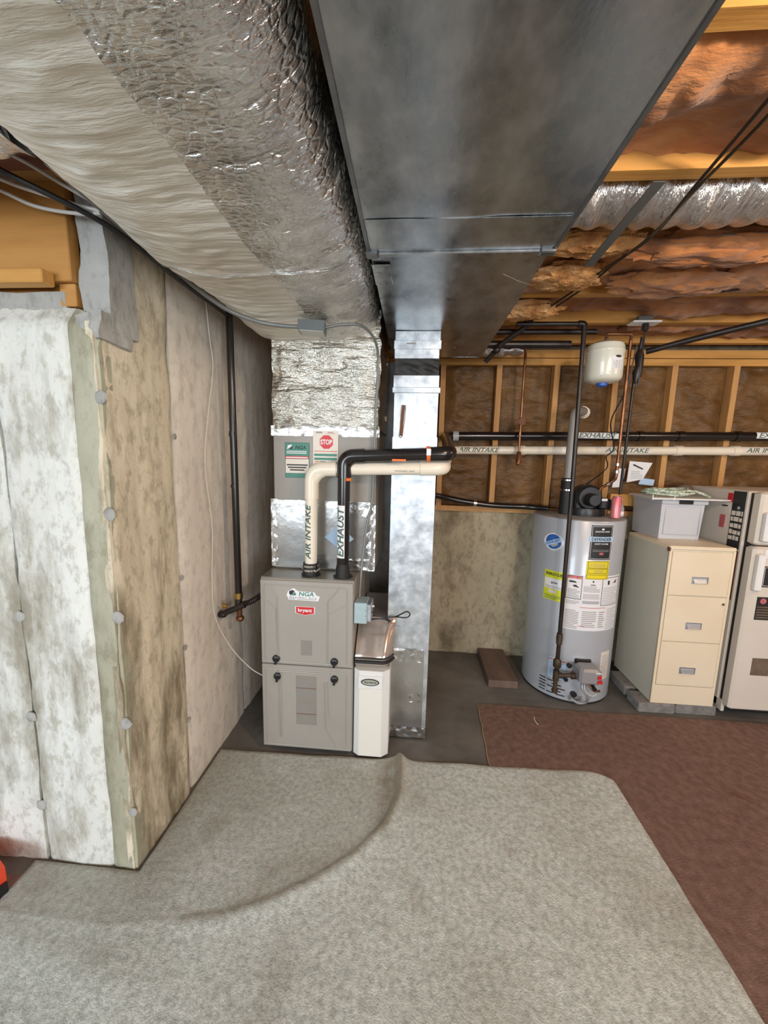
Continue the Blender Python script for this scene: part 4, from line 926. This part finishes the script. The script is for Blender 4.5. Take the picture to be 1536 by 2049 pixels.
# draft hood blower on the top
v = obj('vent_blower', MB().lathe([(.12, 1.213), (.122, 1.245), (.118, 1.262), (.06, 1.264)], (1.145, 2.62), 30), 'black', t, True)
obj('blower_scroll', MB().tube([(1.145, 2.545, 1.33), (1.145, 2.56, 1.33), (1.145, 2.66, 1.33), (1.145, 2.675, 1.33)], [.068, .082, .082, .068], 30).box(1.06, 1.145, 2.56, 2.66, 1.25, 1.37, .01), 'black', v, True)
obj('blower_motor', MB().tube([(1.145, 2.475, 1.32), (1.145, 2.49, 1.32), (1.145, 2.55, 1.32)], [.034, .042, .042], 20).box(1.20, 1.27, 2.52, 2.62, 1.262, 1.33, .008), 'black', v, True)
obj('blower_label', MB().box(1.205, 1.240, 2.517, 2.519, 1.315, 1.330), 'paper', v)
obj('outlet_collar', MB().tube([(1.025, 2.62, 1.215), (1.025, 2.62, 1.42), (1.025, 2.62, 1.45)], [.042, .042, .044], 20), 'rubber', v, True)
obj('clamp', MB().tube([(1.025, 2.62, 1.37), (1.025, 2.62, 1.378)], .046, 20).tube([(1.025, 2.62, 1.435), (1.025, 2.62, 1.443)], .047, 20), 'chrome', v, True)
obj('relief_pipe', MB().tube([(1.415, 2.70, 1.02), (1.425, 2.68, .99), (1.425, 2.68, .10)], .009, 10), 'pvc', t, True); obj('relief_valve', MB().tube([(1.38, 2.72, 1.03), (1.42, 2.70, 1.03)], .014, 10).ell((1.42, 2.69, 1.06), .012, .012, .02, 10, 8), 'brass', t, True)
obj('water_nipple', MB().cyl((1.29, 2.63, 1.208), (1.29, 2.63, 1.30), .012), 'copper', t)
tag(obj('heater_vent_pipe', MB().tube(arc([(1.025, 2.62, 1.452), (1.03, 2.62, 1.885), (1.135, 2.75, 1.90)], .06, 8), .030, 20), 'pvc_grey', None, True), 'dull grey vent pipe rising from the black blower on the water heater', 'pipe')
obj('elbow_end', MB().tube([(1.135, 2.75, 1.90), (1.17, 2.83, 1.905), (1.21, 2.93, 1.91)], [.034, .034, .034], 20).tube([(1.185, 2.86, 1.906), (1.20, 2.90, 1.908)], .040, 20), 'pvc', bpy.data.objects['heater_vent_pipe'], True)
# can and bottle on top
c_ = thing('drink_can', (1.275, 2.46, 1.21), 'tall pink-red drink can standing on the water heater', 'can')
obj('can_body', MB().lathe([(.022, 1.212), (.028, 1.218), (.0285, 1.335), (.023, 1.350), (.021, 1.350)], (1.275, 2.475), 28), 'pinkcan', c_, True); obj('can_lid', MB().lathe([(.022, 1.349), (.0225, 1.353), (.018, 1.352)], (1.275, 2.475), 24), 'chrome', c_, True)
c_ = thing('plastic_bottle', (1.33, 2.53, 1.21), 'small clear plastic bottle behind the pink can on the water heater', 'bottle')
obj('bottle_body', MB().lathe([(.02, 1.212), (.026, 1.216), (.026, 1.27), (.012, 1.305), (.011, 1.318)], (1.33, 2.54), 24), 'clearb', c_, True); obj('bottle_cap', MB().lathe([(.012, 1.318), (.0125, 1.332), (.011, 1.333)], (1.33, 2.54), 18), 'white', c_, True); obj('bottle_label', MB().lathe([(.0262, 1.225), (.0268, 1.226), (.0268, 1.25), (.0262, 1.251)], (1.33, 2.54), 24), 'paper', c_, True)

# gas piping of black iron
t = thing('iron_gas_pipe', (.94, 2.3, .1), 'thin black iron gas pipe dropping from the ceiling in front of the water heater', 'pipe')
gx, gy = .940, 2.315
obj('pipe', MB().tube([(gx-.022, gy, 2.312), (gx-.008, gy, 1.5), (gx, gy, .43), (gx, gy, .24)], .0125, 14), 'iron', t, True)
obj('branch_pipe', MB().tube([(.55, gy, 2.318), (gx-.02, gy, 2.318)], .0125, 14), 'iron', t, True)
obj('elbow', MB().tube(arc([(gx-.055, gy, 2.318), (gx-.022, gy, 2.318), (gx-.022, gy, 2.285)], .02, 6), .018, 14), 'iron', t, True)
obj('coupling', MB().tube([(gx, gy, .50), (gx, gy, .47), (gx, gy, .43)], [.017, .020, .017], 12), 'brown_iron', t, True)
obj('gas_cock', MB().tube([(gx, gy, .335), (gx, gy, .32), (gx, gy, .28), (gx, gy, .27)], [.015, .024, .024, .015], 10), 'brown_iron', t, True)
obj('tee', MB().tube([(gx, gy, .255), (gx, gy, .19)], .019, 14).tube([(gx, gy, .222), (gx+.035, gy, .222)], .018, 14), 'brown_iron', t, True)
obj('drip_leg', MB().tube([(gx, gy, .19), (gx, gy, .125)], .0125, 14).tube([(gx, gy, .128), (gx, gy, .105)], .018, 12), 'brown_iron', t, True)
obj('valve_branch', MB().tube([(gx+.035, gy, .222), (1.06, gy, .228)], .0125, 14).tube([(1.03, gy, .222), (1.062, gy, .225)], .020, 12), 'brown_iron', t, True)
t = thing('iron_gas_manifold', (.4, 2.35, 2.25), 'pair of thick black iron pipes under the joists behind the steel duct', 'pipe')
obj('pipe', MB().tube([(.30, 2.47, 2.325), (1.05, 2.47, 2.325)], .016, 14), 'iron', t, True)
obj('pipe', MB().tube([(.30, 2.50, 2.262), (.92, 2.50, 2.262)], .022, 14), 'iron', t, True)
obj('offset_pipe', MB().tube([(.62, 2.34, 2.322), (.50, 2.42, 2.245), (.42, 2.50, 2.16)], .015, 14), 'iron', t, True)
obj('union', MB().tube([(.615, 2.34, 2.335), (.615, 2.30, 2.338)], .022, 14).ell((.47, 2.43, 2.21), .022, .022, .022, 12, 8), 'iron', t, True)

# water pipes
t = thing('brown_water_pipe', (.74, 2.84, 1.5), 'thin brown copper pipe with a valve hanging before the back wall', 'pipe')
obj('pipe', MB().tube([(.740, 2.81, 2.35), (.742, 2.81, 1.60)], .009, 12), 'copper', t, True)
obj('valve_body', MB().tube([(.742, 2.81, 1.86), (.742, 2.81, 1.84), (.742, 2.81, 1.80)], [.012, .018, .014], 12).tube([(.742, 2.81, 1.62), (.742, 2.80, 1.59), (.735, 2.78, 1.55), (.73, 2.77, 1.53)], [.014, .022, .018, .012], 12), 'copper', t, True)
obj('hand_wheel', MB().tube([(.742, 2.785, 1.83), (.742, 2.778, 1.83)], .026, 16), 'rust', t, True)
t = thing('expansion_tank', (1.113, 2.45, 2.02), 'cream expansion tank with a blue cap hanging above the water heater', 'tank')
tc_ = (1.113, 2.47)
obj('tank_body', MB().lathe([(.02, 2.268), (.06, 2.264), (.096, 2.246), (.103, 2.228), (.103, 2.214), (.106, 2.210), (.106, 2.200), (.103, 2.196), (.103, 2.070), (.100, 2.052), (.085, 2.038), (.05, 2.030), (.02, 2.028)], tc_, 48), 'tank_cream', t, True)
obj('blue_cap', MB().lathe([(.03, 2.030), (.028, 2.014), (.012, 2.008)], tc_, 20), 'bluecap', t, True)
mt = cylmap(tc_[0], tc_[1], .103)
k = obj('tank_label', MB().slab(mt, R(-2), R(40), 2.095, 2.165, .0004, .001, 10), 'paper', t); obj('small_lettering', lines(mt, R(2), R(36), 2.10, 2.145, 6, 3, .35, .001, .0014, 3), 'txtgrey', k); obj('label_badge', MB().poly(mt, [(R(19+11*math.cos(a)), 2.163+.007*math.sin(a)) for a in [2*PI*i/18 for i in range(18)]], .001, .002), 'txt', k)
obj('tank_nipple', MB().tube([(1.113, 2.47, 2.266), (1.113, 2.47, 2.31)], .010, 10), 'chrome', t, True)
t = thing('copper_water_pipe', (1.27, 2.5, 1.4), 'copper pipe from the expansion tank down to the water heater with soldered bends', 'pipe')
obj('pipe', MB().tube(arc([(1.113, 2.47, 2.312), (1.255, 2.47, 2.312), (1.262, 2.49, 2.28), (1.268, 2.50, 1.52)], .02, 6), .0095, 12), 'copper', t, True)
obj('lower_bend', MB().tube(smooth_path([(1.268, 2.50, 1.53), (1.266, 2.50, 1.47), (1.262, 2.51, 1.45), (1.235, 2.53, 1.42), (1.208, 2.55, 1.395), (1.200, 2.56, 1.36), (1.20, 2.56, 1.335)], 6), .0095, 12), 'copper', t, True)
obj('solder_joint', MB().tube([(1.268, 2.50, 1.555), (1.268, 2.50, 1.54)], .013, 12).tube([(1.268, 2.50, 1.51), (1.268, 2.50, 1.495)], .013, 12).tube([(1.245, 2.522, 1.43), (1.234, 2.53, 1.42)], .0125, 12).tube([(1.20, 2.56, 1.37), (1.20, 2.56, 1.358)], .013, 12), 'chrome', t, True)
tag(obj('black_loop_cable', MB().tube(smooth_path([(1.285, 2.46, 2.25), (1.27, 2.5, 2.0), (1.25, 2.6, 1.82), (1.36, 2.75, 1.66), (1.33, 2.78, 1.60), (1.30, 2.7, 1.52), (1.22, 2.8, 1.40)], 8), .004, 8), 'black', None, True), 'thin black cable looping down beside the copper pipe', 'cable')
t = thing('hanging_black_pipe', (1.33, 2.46, 1.4), 'dark vertical pipe with a bulky fitting right of the expansion tank', 'pipe')
obj('pipe', MB().tube([(1.385, 2.6, 2.335), (1.375, 2.62, 2.1), (1.375, 2.64, 1.35)], .009, 12), 'iron', t, True)
obj('fitting', MB().tube([(1.38, 2.6, 2.26), (1.38, 2.6, 2.22), (1.385, 2.6, 2.16), (1.378, 2.6, 2.12), (1.375, 2.605, 2.06)], [.016, .026, .022, .028, .014], 14), 'iron', t, True)
# fixture plate on the ceiling with its cord
t = thing('ceiling_outlet', (1.24, 2.3, 2.34), 'white ceiling outlet plate with a black plug and cord under the joists', 'outlet')
obj('plate', MB().box(1.165, 1.315, 2.29, 2.36, 2.320, 2.330, .003), 'white', t); obj('outlet_box', MB().box(1.20, 1.28, 2.31, 2.37, 2.330, 2.36, .003), 'box_grey', t)
obj('plug', MB().tube([(1.245, 2.32, 2.322), (1.245, 2.32, 2.29), (1.25, 2.325, 2.28)], [.016, .018, .008], 12), 'black', t, True)
obj('cord', MB().tube(smooth_path([(1.25, 2.325, 2.285), (1.262, 2.35, 2.22), (1.275, 2.38, 2.15), (1.285, 2.40, 2.0)], 6), .004, 8), 'black', t, True)
# sloping black drain lines at the right
tag(obj('sloping_black_pipe', MB().tube(smooth_path([(1.33, 2.44, 2.205), (1.50, 2.30, 2.235), (1.75, 2.10, 2.27), (2.3, 1.66, 2.335), (2.34, 1.63, 2.345)], 6), .016, 14), 'iron', None, True), 'black pipe sloping up to the right from the dark fitting beside the expansion tank', 'pipe')
tag(obj('upper_black_pipe', MB().tube([(1.16, 2.00, 2.338), (1.30, 1.94, 2.335), (1.9, 1.68, 2.33), (2.35, 1.49, 2.325)], .016, 14), 'iron', None, True), 'black pipe crossing the pink insulation at the upper right', 'pipe')
for dx, lb_ in ((0, 'left'), (.03, 'right')):
    pts = [(.70+dx*.6, .70, 2.345), (.735+dx, 1.0, 2.336), (.755+dx*.4, 1.23, 2.325), (.74-dx*.2, 1.40, 2.28), (.72+dx*.3, 1.62, 2.30), (.715+dx*.8, 1.82, 2.325), (.66+dx, 2.1, 2.33)]
    tag(obj('joist_cable', MB().tube(smooth_path(pts, 8), .0045, 8), 'brown_iron' if dx else 'iron', None, True), ('dark cable stapled under the joists, the one nearer the steel duct' if not dx else 'brown cable stapled under the joists, the one farther from the steel duct'), 'cable')
# papers on the wall
t1 = thing('wall_papers', (1.58, 2.9, 1.45), 'white papers pinned on the back wall above the storage bin', 'paper')
obj('sheet', MB().poly(fy(2.915), [(1.555, 1.42), (1.56, 1.575), (1.72, 1.565), (1.665, 1.445)], 0, .001), 'paper', t1); obj('sheet', MB().poly(fy(2.912), [(1.455, 1.38), (1.470, 1.52), (1.535, 1.52), (1.525, 1.385)], 0, .001), 'paper', t1)
obj('sheet', MB().poly(fy(2.918), [(1.64, 1.41), (1.655, 1.455), (1.75, 1.445), (1.745, 1.40)], 0, .001), 'ltblue', t1); obj('print_strip', MB().poly(fy(2.913), [(1.585, 1.545), (1.655, 1.515), (1.66, 1.523), (1.59, 1.555)], 0, .001), 'txt', t1)
obj('small_lettering', lines(fy(2.9135), 1.58, 1.66, 1.45, 1.51, 5, 4), 'shade', t1)
tag(obj('blocking_board', MB().box(1.44, 1.785, 2.885, 2.923, 1.25, 1.335, .002), 'wood'), 'short wooden board between studs behind the copper pipe', 'board')

# ------------------------------------------------------------------ filing cabinet on pavers
K0, K1, KF, KB, KZ0, KZ1 = 1.535, 1.905, 2.335, 2.775, .068, 1.078
for i, (x0, x1, y0, y1) in enumerate([(1.465, 1.685, 2.325, 2.46), (1.695, 1.935, 2.335, 2.46), (1.47, 1.69, 2.50, 2.70)]):
    tag(obj('concrete_paver', MB().box(x0, x1, y0, y1, 0, .066, .006), 'paver'), ['grey concrete paver under the front left corner of the filing cabinet', 'grey concrete paver under the front right corner of the filing cabinet', 'grey concrete paver under the rear left of the filing cabinet'][i], 'paver', 'pavers under the filing cabinet')
t = thing('filing_cabinet', (1.72, 2.55, KZ0), 'almond three-drawer steel filing cabinet beside the water heater', 'cabinet')
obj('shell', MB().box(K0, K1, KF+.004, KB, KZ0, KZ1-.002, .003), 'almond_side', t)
obj('top', MB().box(K0-.001, K1+.001, KF-.002, KB, KZ1-.022, KZ1, .003), 'almond', t)
obj('front_frame', MB().box(K0, K0+.014, KF-.002, KF+.01, .190, KZ1-.022).box(K1-.014, K1, KF-.002, KF+.01, .190, KZ1-.022).box(K0, K1, KF-.002, KF+.01, KZ0, .190), 'almond', t)
mK = fy(KF-.006)
for z0, z1 in ((.778, 1.046), (.484, .772), (.196, .478)):
    d = obj('drawer', MB().box(K0+.017, K1-.017, KF-.006, KF+.006, z0, z1, .002), 'almond', t)
    zh = z0+(z1-z0)*.36; xc = 1.722
    h = obj('handle', MB().frame(mK, xc-.046, xc+.046, zh-.020, zh+.022, .006, 0, .004), 'galv_b', d)
    obj('handle_cup', MB().slab(mK, xc-.042, xc+.042, zh-.016, zh+.018, 0, .001), 'shade', h); obj('handle_lip', MB().obox((xc, KF-.011, zh-.006), .036, .003, .012, (R(-30), 0, 0)), 'galv_b', h)
obj('lock', MB().tube([(1.868, KF-.004, .735), (1.868, KF-.014, .735)], [.010, .008], 16), 'chrome', t, True)
obj('corner_clip', MB().box(K0-.003, K0+.004, KF-.003, KF+.02, 1.045, 1.068), 'rust', t)
# storage bin
t = thing('storage_bin', (1.77, 2.66, KZ1), 'grey-white plastic storage bin standing on the filing cabinet', 'bin')
B0, B1, BF, BB, BZ0, BZ1 = 1.588, 1.850, 2.545, 2.86, KZ1+.001, 1.345
def taper(x0, x1, y0, y1, z0, z1, d):
    return MB().add([(x0+d, y0+d, z0), (x1-d, y0+d, z0), (x1-d, y1-d, z0), (x0+d, y1-d, z0), (x0, y0, z1), (x1, y0, z1), (x1, y1, z1), (x0, y1, z1)], [(3, 2, 1, 0), (4, 5, 6, 7), (0, 1, 5, 4), (1, 2, 6, 5), (2, 3, 7, 6), (3, 0, 4, 7)])
obj('body', taper(B0, B1, BF, BB, BZ0, BZ1-.02, .008), 'bin', t)
obj('panel_frame', MB().frame(fy(BF+.003), B0+.028, B1-.02, BZ0+.03, BZ1-.055, .002, 0, .003), 'shade', t)
obj('rim', MB().box(B0-.006, B1+.012, BF-.014, BB, BZ1-.038, BZ1-.012, .004), 'bin', t)
obj('latch', MB().box(1.682, 1.765, BF-.024, BF-.010, BZ1-.036, BZ1-.010, .004), 'black', t)
ld = thing('white_tray', (1.75, 2.65, BZ1), 'thin white lid lying crooked on the storage bin and jutting towards the fridge', 'tray')
b = MB().add([(1.50, 2.50, BZ1-.008), (1.965, 2.50, BZ1-.006), (1.90, 2.86, BZ1-.008), (1.55, 2.86, BZ1-.008), (1.50, 2.50, BZ1+.002), (1.965, 2.50, BZ1+.002), (1.90, 2.86, BZ1+.002), (1.55, 2.86, BZ1+.002)], [(3, 2, 1, 0), (4, 5, 6, 7), (0, 1, 5, 4), (1, 2, 6, 5), (2, 3, 7, 6), (3, 0, 4, 7)])
obj('sheet', b, 'white', ld); obj('peg', MB().cyl((1.635, 2.505, BZ1-.012), (1.635, 2.505, BZ1+.022), .003).cyl((1.505, 2.505, BZ1-.012), (1.505, 2.505, BZ1+.02), .003), 'white', ld)
rp = []
for k in range(140):
    a = k/140*2*PI*3.4; rr = 1+.10*math.sin(k*.35); rp.append((1.685+.135*rr*math.cos(a)+.02*math.sin(k*.1), 2.66+.075*rr*math.sin(a), BZ1+.012+.013*(k/46)+.006*math.sin(a*2+1)))
rp += [(1.83, 2.62, BZ1+.04), (1.87, 2.58, BZ1+.02), (1.885, 2.56, BZ1+.012)]
rp = smooth_path(rp, 2)
t = thing('coiled_rope', (1.69, 2.66, BZ1), 'coil of pale green and white rope lying on top of the storage bin', 'rope')
for ph in range(3):
    q = []
    for i, p in enumerate(rp):
        a = i*.9+ph*2*PI/3; q.append(Vector(p)+Vector((math.cos(a)*.0035, math.sin(a)*.0035, math.sin(a+.8)*.0035)))
    obj('strand', MB().tube(q, .0046, 6), 'rope', t, True)
tag(obj('green_cloth', MB().ell((1.80, 2.78, BZ1+.028), .075, .05, .026, 22, 12, lambda d: 1+.25*fbm(d.x*3, d.y*3, d.z*3)), 'greencloth', None, True), 'crumpled dark green cloth at the back of the storage bin lid', 'cloth')
tag(obj('brown_sack', MB().ell((1.885, 2.80, BZ1+.045), .052, .042, .036, 22, 12, lambda d: 1+.12*fbm(d.x*2, d.y*2, d.z*2)), 'rock', None, True), 'rounded brown lump on the lid beside the rope', 'sack')

# ------------------------------------------------------------------ refrigerator
t = thing('refrigerator', (2.3, 2.6, 0), 'old cream top-freezer refrigerator with stickers at the right edge', 'refrigerator')
G0, GF, GZ = 1.970, 2.385, 1.412
obj('body', MB().box(G0, 2.72, GF, 2.90, .045, GZ, .006), 'fridge', t)
obj('kick_plate', MB().box(G0+.03, 2.70, GF+.02, 2.88, 0, .06), 'rubber', t)
obj('side_skirt', MB().box(G0, G0+.02, GF-.035, GF+.2, .03, .10, .003), 'fridge', t)
obj('door_gasket', MB().box(G0+.012, 2.70, GF-.02, GF, .10, GZ-.01), 'rubber', t)
d1 = obj('freezer_door', MB().box(G0+.002, 2.72, GF-.085, GF-.018, 1.105, GZ, .012), 'fridge', t, True); d2 = obj('fridge_door', MB().box(G0+.002, 2.72, GF-.085, GF-.018, .075, 1.095, .012), 'fridge', t, True)
yh = GF-.085
obj('handle', MB().box(1.985, 2.025, yh-.035, yh, 1.13, 1.30, .008), 'fridge_w', d1, True); obj('trim', MB().box(2.03, 2.71, yh-.006, yh, 1.125, 1.40, .003), 'fridge_w', d1)
obj('handle', MB().box(1.982, 2.020, yh-.035, yh, .840, 1.06, .008), 'fridge_w', d2, True); obj('trim', MB().box(2.03, 2.71, yh-.006, yh, 1.03, 1.085, .003), 'fridge_w', d2)
mS = fxm(G0)   # side face, u = Y
k = obj('poster', MB().slab(mS, 2.402, 2.492, 1.055, 1.405, 0, .002), 'txt', t, label='black and cream notice on the fridge side')
b = MB(); q = random.Random(5)
for zz in (1.27, 1.235, 1.195, 1.155, 1.12):
    yy = 2.487
    while yy > 2.412:
        w_ = q.uniform(.015, .035); b.slab(mS, max(2.407, yy-w_), yy, zz-.013, zz+.013+q.uniform(-.003, .003), .002, .003); yy -= w_+.006
obj('print_blocks', b, 'papercream', k)
obj('emblem', MB().poly(mS, [(2.442+.010*math.cos(a), 1.305+.010*math.sin(a)) for a in [2*PI*i/14 for i in range(14)]], .002, .003), 'shade', k)
k = obj('poster', MB().slab(mS, 2.400, 2.490, .74, 1.045, 0, .002), 'rust', t, label='dark brown picture strip on the fridge side'); obj('poster_print', MB().slab(mS, 2.408, 2.483, .76, 1.03, .002, .0026), 'txt', k)
obj('magnet', MB().slab(mS, 2.495, 2.527, 1.335, 1.39, 0, .006), 'red', t, label='red square magnet'); obj('magnet', MB().slab(mS, 2.53, 2.57, 1.17, 1.25, 0, .004), 'pinkcan', t, label='faded pink magnet')
obj('paper_or_reflection', MB().slab(mS, 2.505, 2.54, 1.26, 1.33, 0, .001), 'papercream', t); obj('clip', MB().slab(mS, 2.525, 2.565, 1.305, 1.313, .001, .005), 'txt', t)
mD = fy(yh)
k = obj('sticker', MB().slab(mD, 2.04, 2.14, .86, .985, 0, .0015), 'txt', d2); obj('sticker_rule', MB().frame(mD, 2.046, 2.134, .868, .978, .002, .0015, .002), 'paper', k)
k = obj('sticker', MB().slab(mD, 2.03, 2.14, .66, .80, 0, .0015), 'txt', d2); obj('sticker_print', lines(mD, 2.036, 2.13, .67, .75, 5, 3, .55, .0015, .002), 'rock', k); obj('sticker_emblem', MB().poly(mD, [(2.065+.017*math.cos(a), .775+.017*math.sin(a)) for a in [2*PI*i/16 for i in range(16)]], .0015, .0022), 'pinkcan', k)
obj('sticker', MB().slab(mD, 2.06, 2.16, .31, .42, 0, .0015), 'rock', d2, label='brown picture sticker low on the door')
tag(obj('dark_green_bottle_box', MB().box(1.915, 1.965, 2.84, 2.90, 1.10, 1.32, .004), 'rock'), 'narrow brown box between the storage bin and the refrigerator', 'box')

# ------------------------------------------------------------------ small things on the floor
tag(obj('brown_plank', MB().box(.565, .765, 2.49, 2.945, .0, .052, .004), 'plank'), 'flat brown plank lying on the floor left of the water heater', 'plank')
tag(obj('white_scrap', MB().tube([(.80-.022*math.cos(a), 2.16+.045*math.sin(a), .010) for a in [-.9+.12*i for i in range(14)]], .0025, 6), 'white'), 'curved white scrap of plastic on the brown carpet', 'scrap')
tag(obj('dark_scrap', MB().poly(lambda u, v, n_: (u, v, .0075+n_), [(1.560, 1.742), (1.578, 1.738), (1.606, 1.712), (1.600, 1.708), (1.574, 1.722)], 0, .002), 'rust'), 'small dark leaf-like scrap at the right of the brown carpet', 'scrap')
t = thing('orange_tool_case', (-1.5, 1.04, 0), 'bright orange-red tool case cut off by the left edge of the floor', 'case')
obj('case', MB().obox((-1.495, 1.045, .055), .105, .045, .048, (0, 0, R(-25))), 'brightred', t); obj('bumper', MB().obox((-1.408, .998, .025), .018, .050, .022, (0, 0, R(-25))), 'black', t)
# ------------------------------------------------------------------ left side: gas riser and valve
t = thing('black_riser_pipe', (-.875, 1.81, .7), 'black vertical pipe standing off the left wall with a brass shutoff at its foot', 'pipe')
rx_, ry_ = -.888, 1.83
obj('pipe', MB().tube([(rx_, ry_, 2.34), (rx_+.004, ry_, .84)], .017, 18), 'abs', t, True)
obj('pipe_coupling', MB().tube([(rx_, ry_, 1.665), (rx_, ry_, 1.64)], .0185, 18).tube([(rx_, ry_, 1.405), (rx_, ry_, 1.39)], .0180, 18), 'abs', t, True)
obj('brass_adapter', MB().tube([(rx_+.004, ry_, .845), (rx_+.004, ry_, .815)], .021, 10), 'brass', t, True)
obj('shutoff_valve', MB().tube([(rx_+.004, ry_, .815), (rx_+.004, ry_-.005, .77)], .018, 14).tube([(rx_+.045, ry_-.02, .79), (rx_-.065, ry_-.03, .74)], .016, 14).ell((rx_-.072, ry_-.03, .735), .026, .022, .018, 14, 10), 'iron', t, True)
obj('brass_fitting', MB().tube([(rx_+.006, ry_, .77), (rx_+.006, ry_, .72)], .014, 12).ell((rx_+.008, ry_, .705), .022, .02, .018, 12, 8), 'copper', t, True)
obj('yellow_handle', MB().tube([(rx_-.035, ry_-.04, .785), (rx_-.055, ry_-.05, .79)], [.008, .014], 10).box(rx_-.062, rx_-.035, ry_-.055, ry_-.045, .780, .800, .002), 'brass', t)
hp = smooth_path([(rx_+.03, ry_-.02, .79), (rx_+.07, ry_, .80), (rx_+.10, ry_+.06, .815), (rx_+.14, ry_+.12, .84)], 12); obj('corrugated_hose', MB().tube(hp, [.013+.003*(i % 2) for i in range(len(hp))], 14), 'iron', t, True)
tag(obj('white_thermostat_wire', MB().tube(smooth_path([(-.945, 1.72, 2.30), (-.950, 1.76, 2.08), (-.955, 1.79, 1.95), (-.962, 1.74, 1.72), (-.962, 1.70, 1.50), (-.962, 1.74, 1.20), (-.962, 1.72, .95), (-.955, 1.72, .76), (-.90, 1.76, .58), (-.82, 1.80, .45), (-.745, 1.80, .405)], 8), .0022, 6), 'wirew', None, True), 'thin white wire hanging down the left wall to the furnace', 'wire')
tag(obj('wall_stain_cover', MB().ell((WX+.006, 1.80, .655), .004, .045, .030, 16, 8), 'conc_grey', None, True), 'grey round cover plate on the left wall under the shutoff valve', 'cover') if False else None
# electrical box under the wrapped duct and its cables
t = thing('junction_box', (-.5, 1.66, 2.1), 'grey steel junction box fastened under the foil duct just before the plenum', 'junction box')
obj('box', MB().obox((-.455, 1.70, 2.100), .056, .040, .020, (R(0), R(2), R(6))), 'box_grey', t); obj('cover', MB().obox((-.455, 1.70, 2.079), .050, .036, .0015, (0, R(2), R(6))), 'box_cover', t)
tag(obj('grey_armoured_cable', MB().tube(smooth_path([(-.90, .95, 2.235), (-.895, 1.30, 2.215), (-.88, 1.5, 2.20), (-.80, 1.61, 2.15), (-.70, 1.665, 2.12), (-.60, 1.68, 2.105), (-.51, 1.69, 2.102)], 8), .009, 10), 'cable_grey', None, True), 'grey cable running along the lower left edge of the foil duct to the junction box', 'cable')
tag(obj('flexible_conduit', MB().tube(smooth_path([(-.40, 1.70, 2.102), (-.33, 1.72, 2.12), (-.25, 1.75, 2.125), (-.20, 1.82, 2.09), (-.188, 1.90, 2.02), (-.195, 1.905, 1.80), (-.200, 1.905, 1.55), (-.205, 1.91, 1.34), (-.228, 1.90, 1.22), (-.245, 1.88, 1.05), (-.252, 1.85, .90), (-.252, 1.83, .852)], 8), .0062, 10), 'cable_grey', None, True), 'thin grey conduit dropping from the junction box down the right of the plenum', 'conduit')
tag(obj('black_edge_cable', MB().tube(smooth_path([(-1.25, .70, 2.33), (-1.10, .95, 2.26), (-.93, 1.16, 2.215), (-.895, 1.45, 2.19), (-.885, 1.8, 2.19)], 8), .008, 8), 'black', None, True), 'black cable sagging from the upper left joists to the foil duct edge', 'cable')
for i, (dz, dy) in enumerate(((.0, 0), (-.028, .03), (.055, -.06))):
    pts = [(-1.75, .96+dy, 2.345+dz*.3), (-1.30, 1.07+dy, 2.325+dz*.6), (-1.12, 1.10+dy, 2.28+dz), (-.98, 1.12+dy*.5, 2.245+dz*.5), (-.92, 1.13, 2.235+dz*.2)]
    tag(obj('white_house_cable', MB().tube(smooth_path(pts, 8), .005, 8), 'cable_white', None, True), ['upper of the two flat white cables draped over the timber beam', 'lower of the two flat white cables draped over the timber beam', 'thin pale cable running highest along the left joists'][i], 'cable')
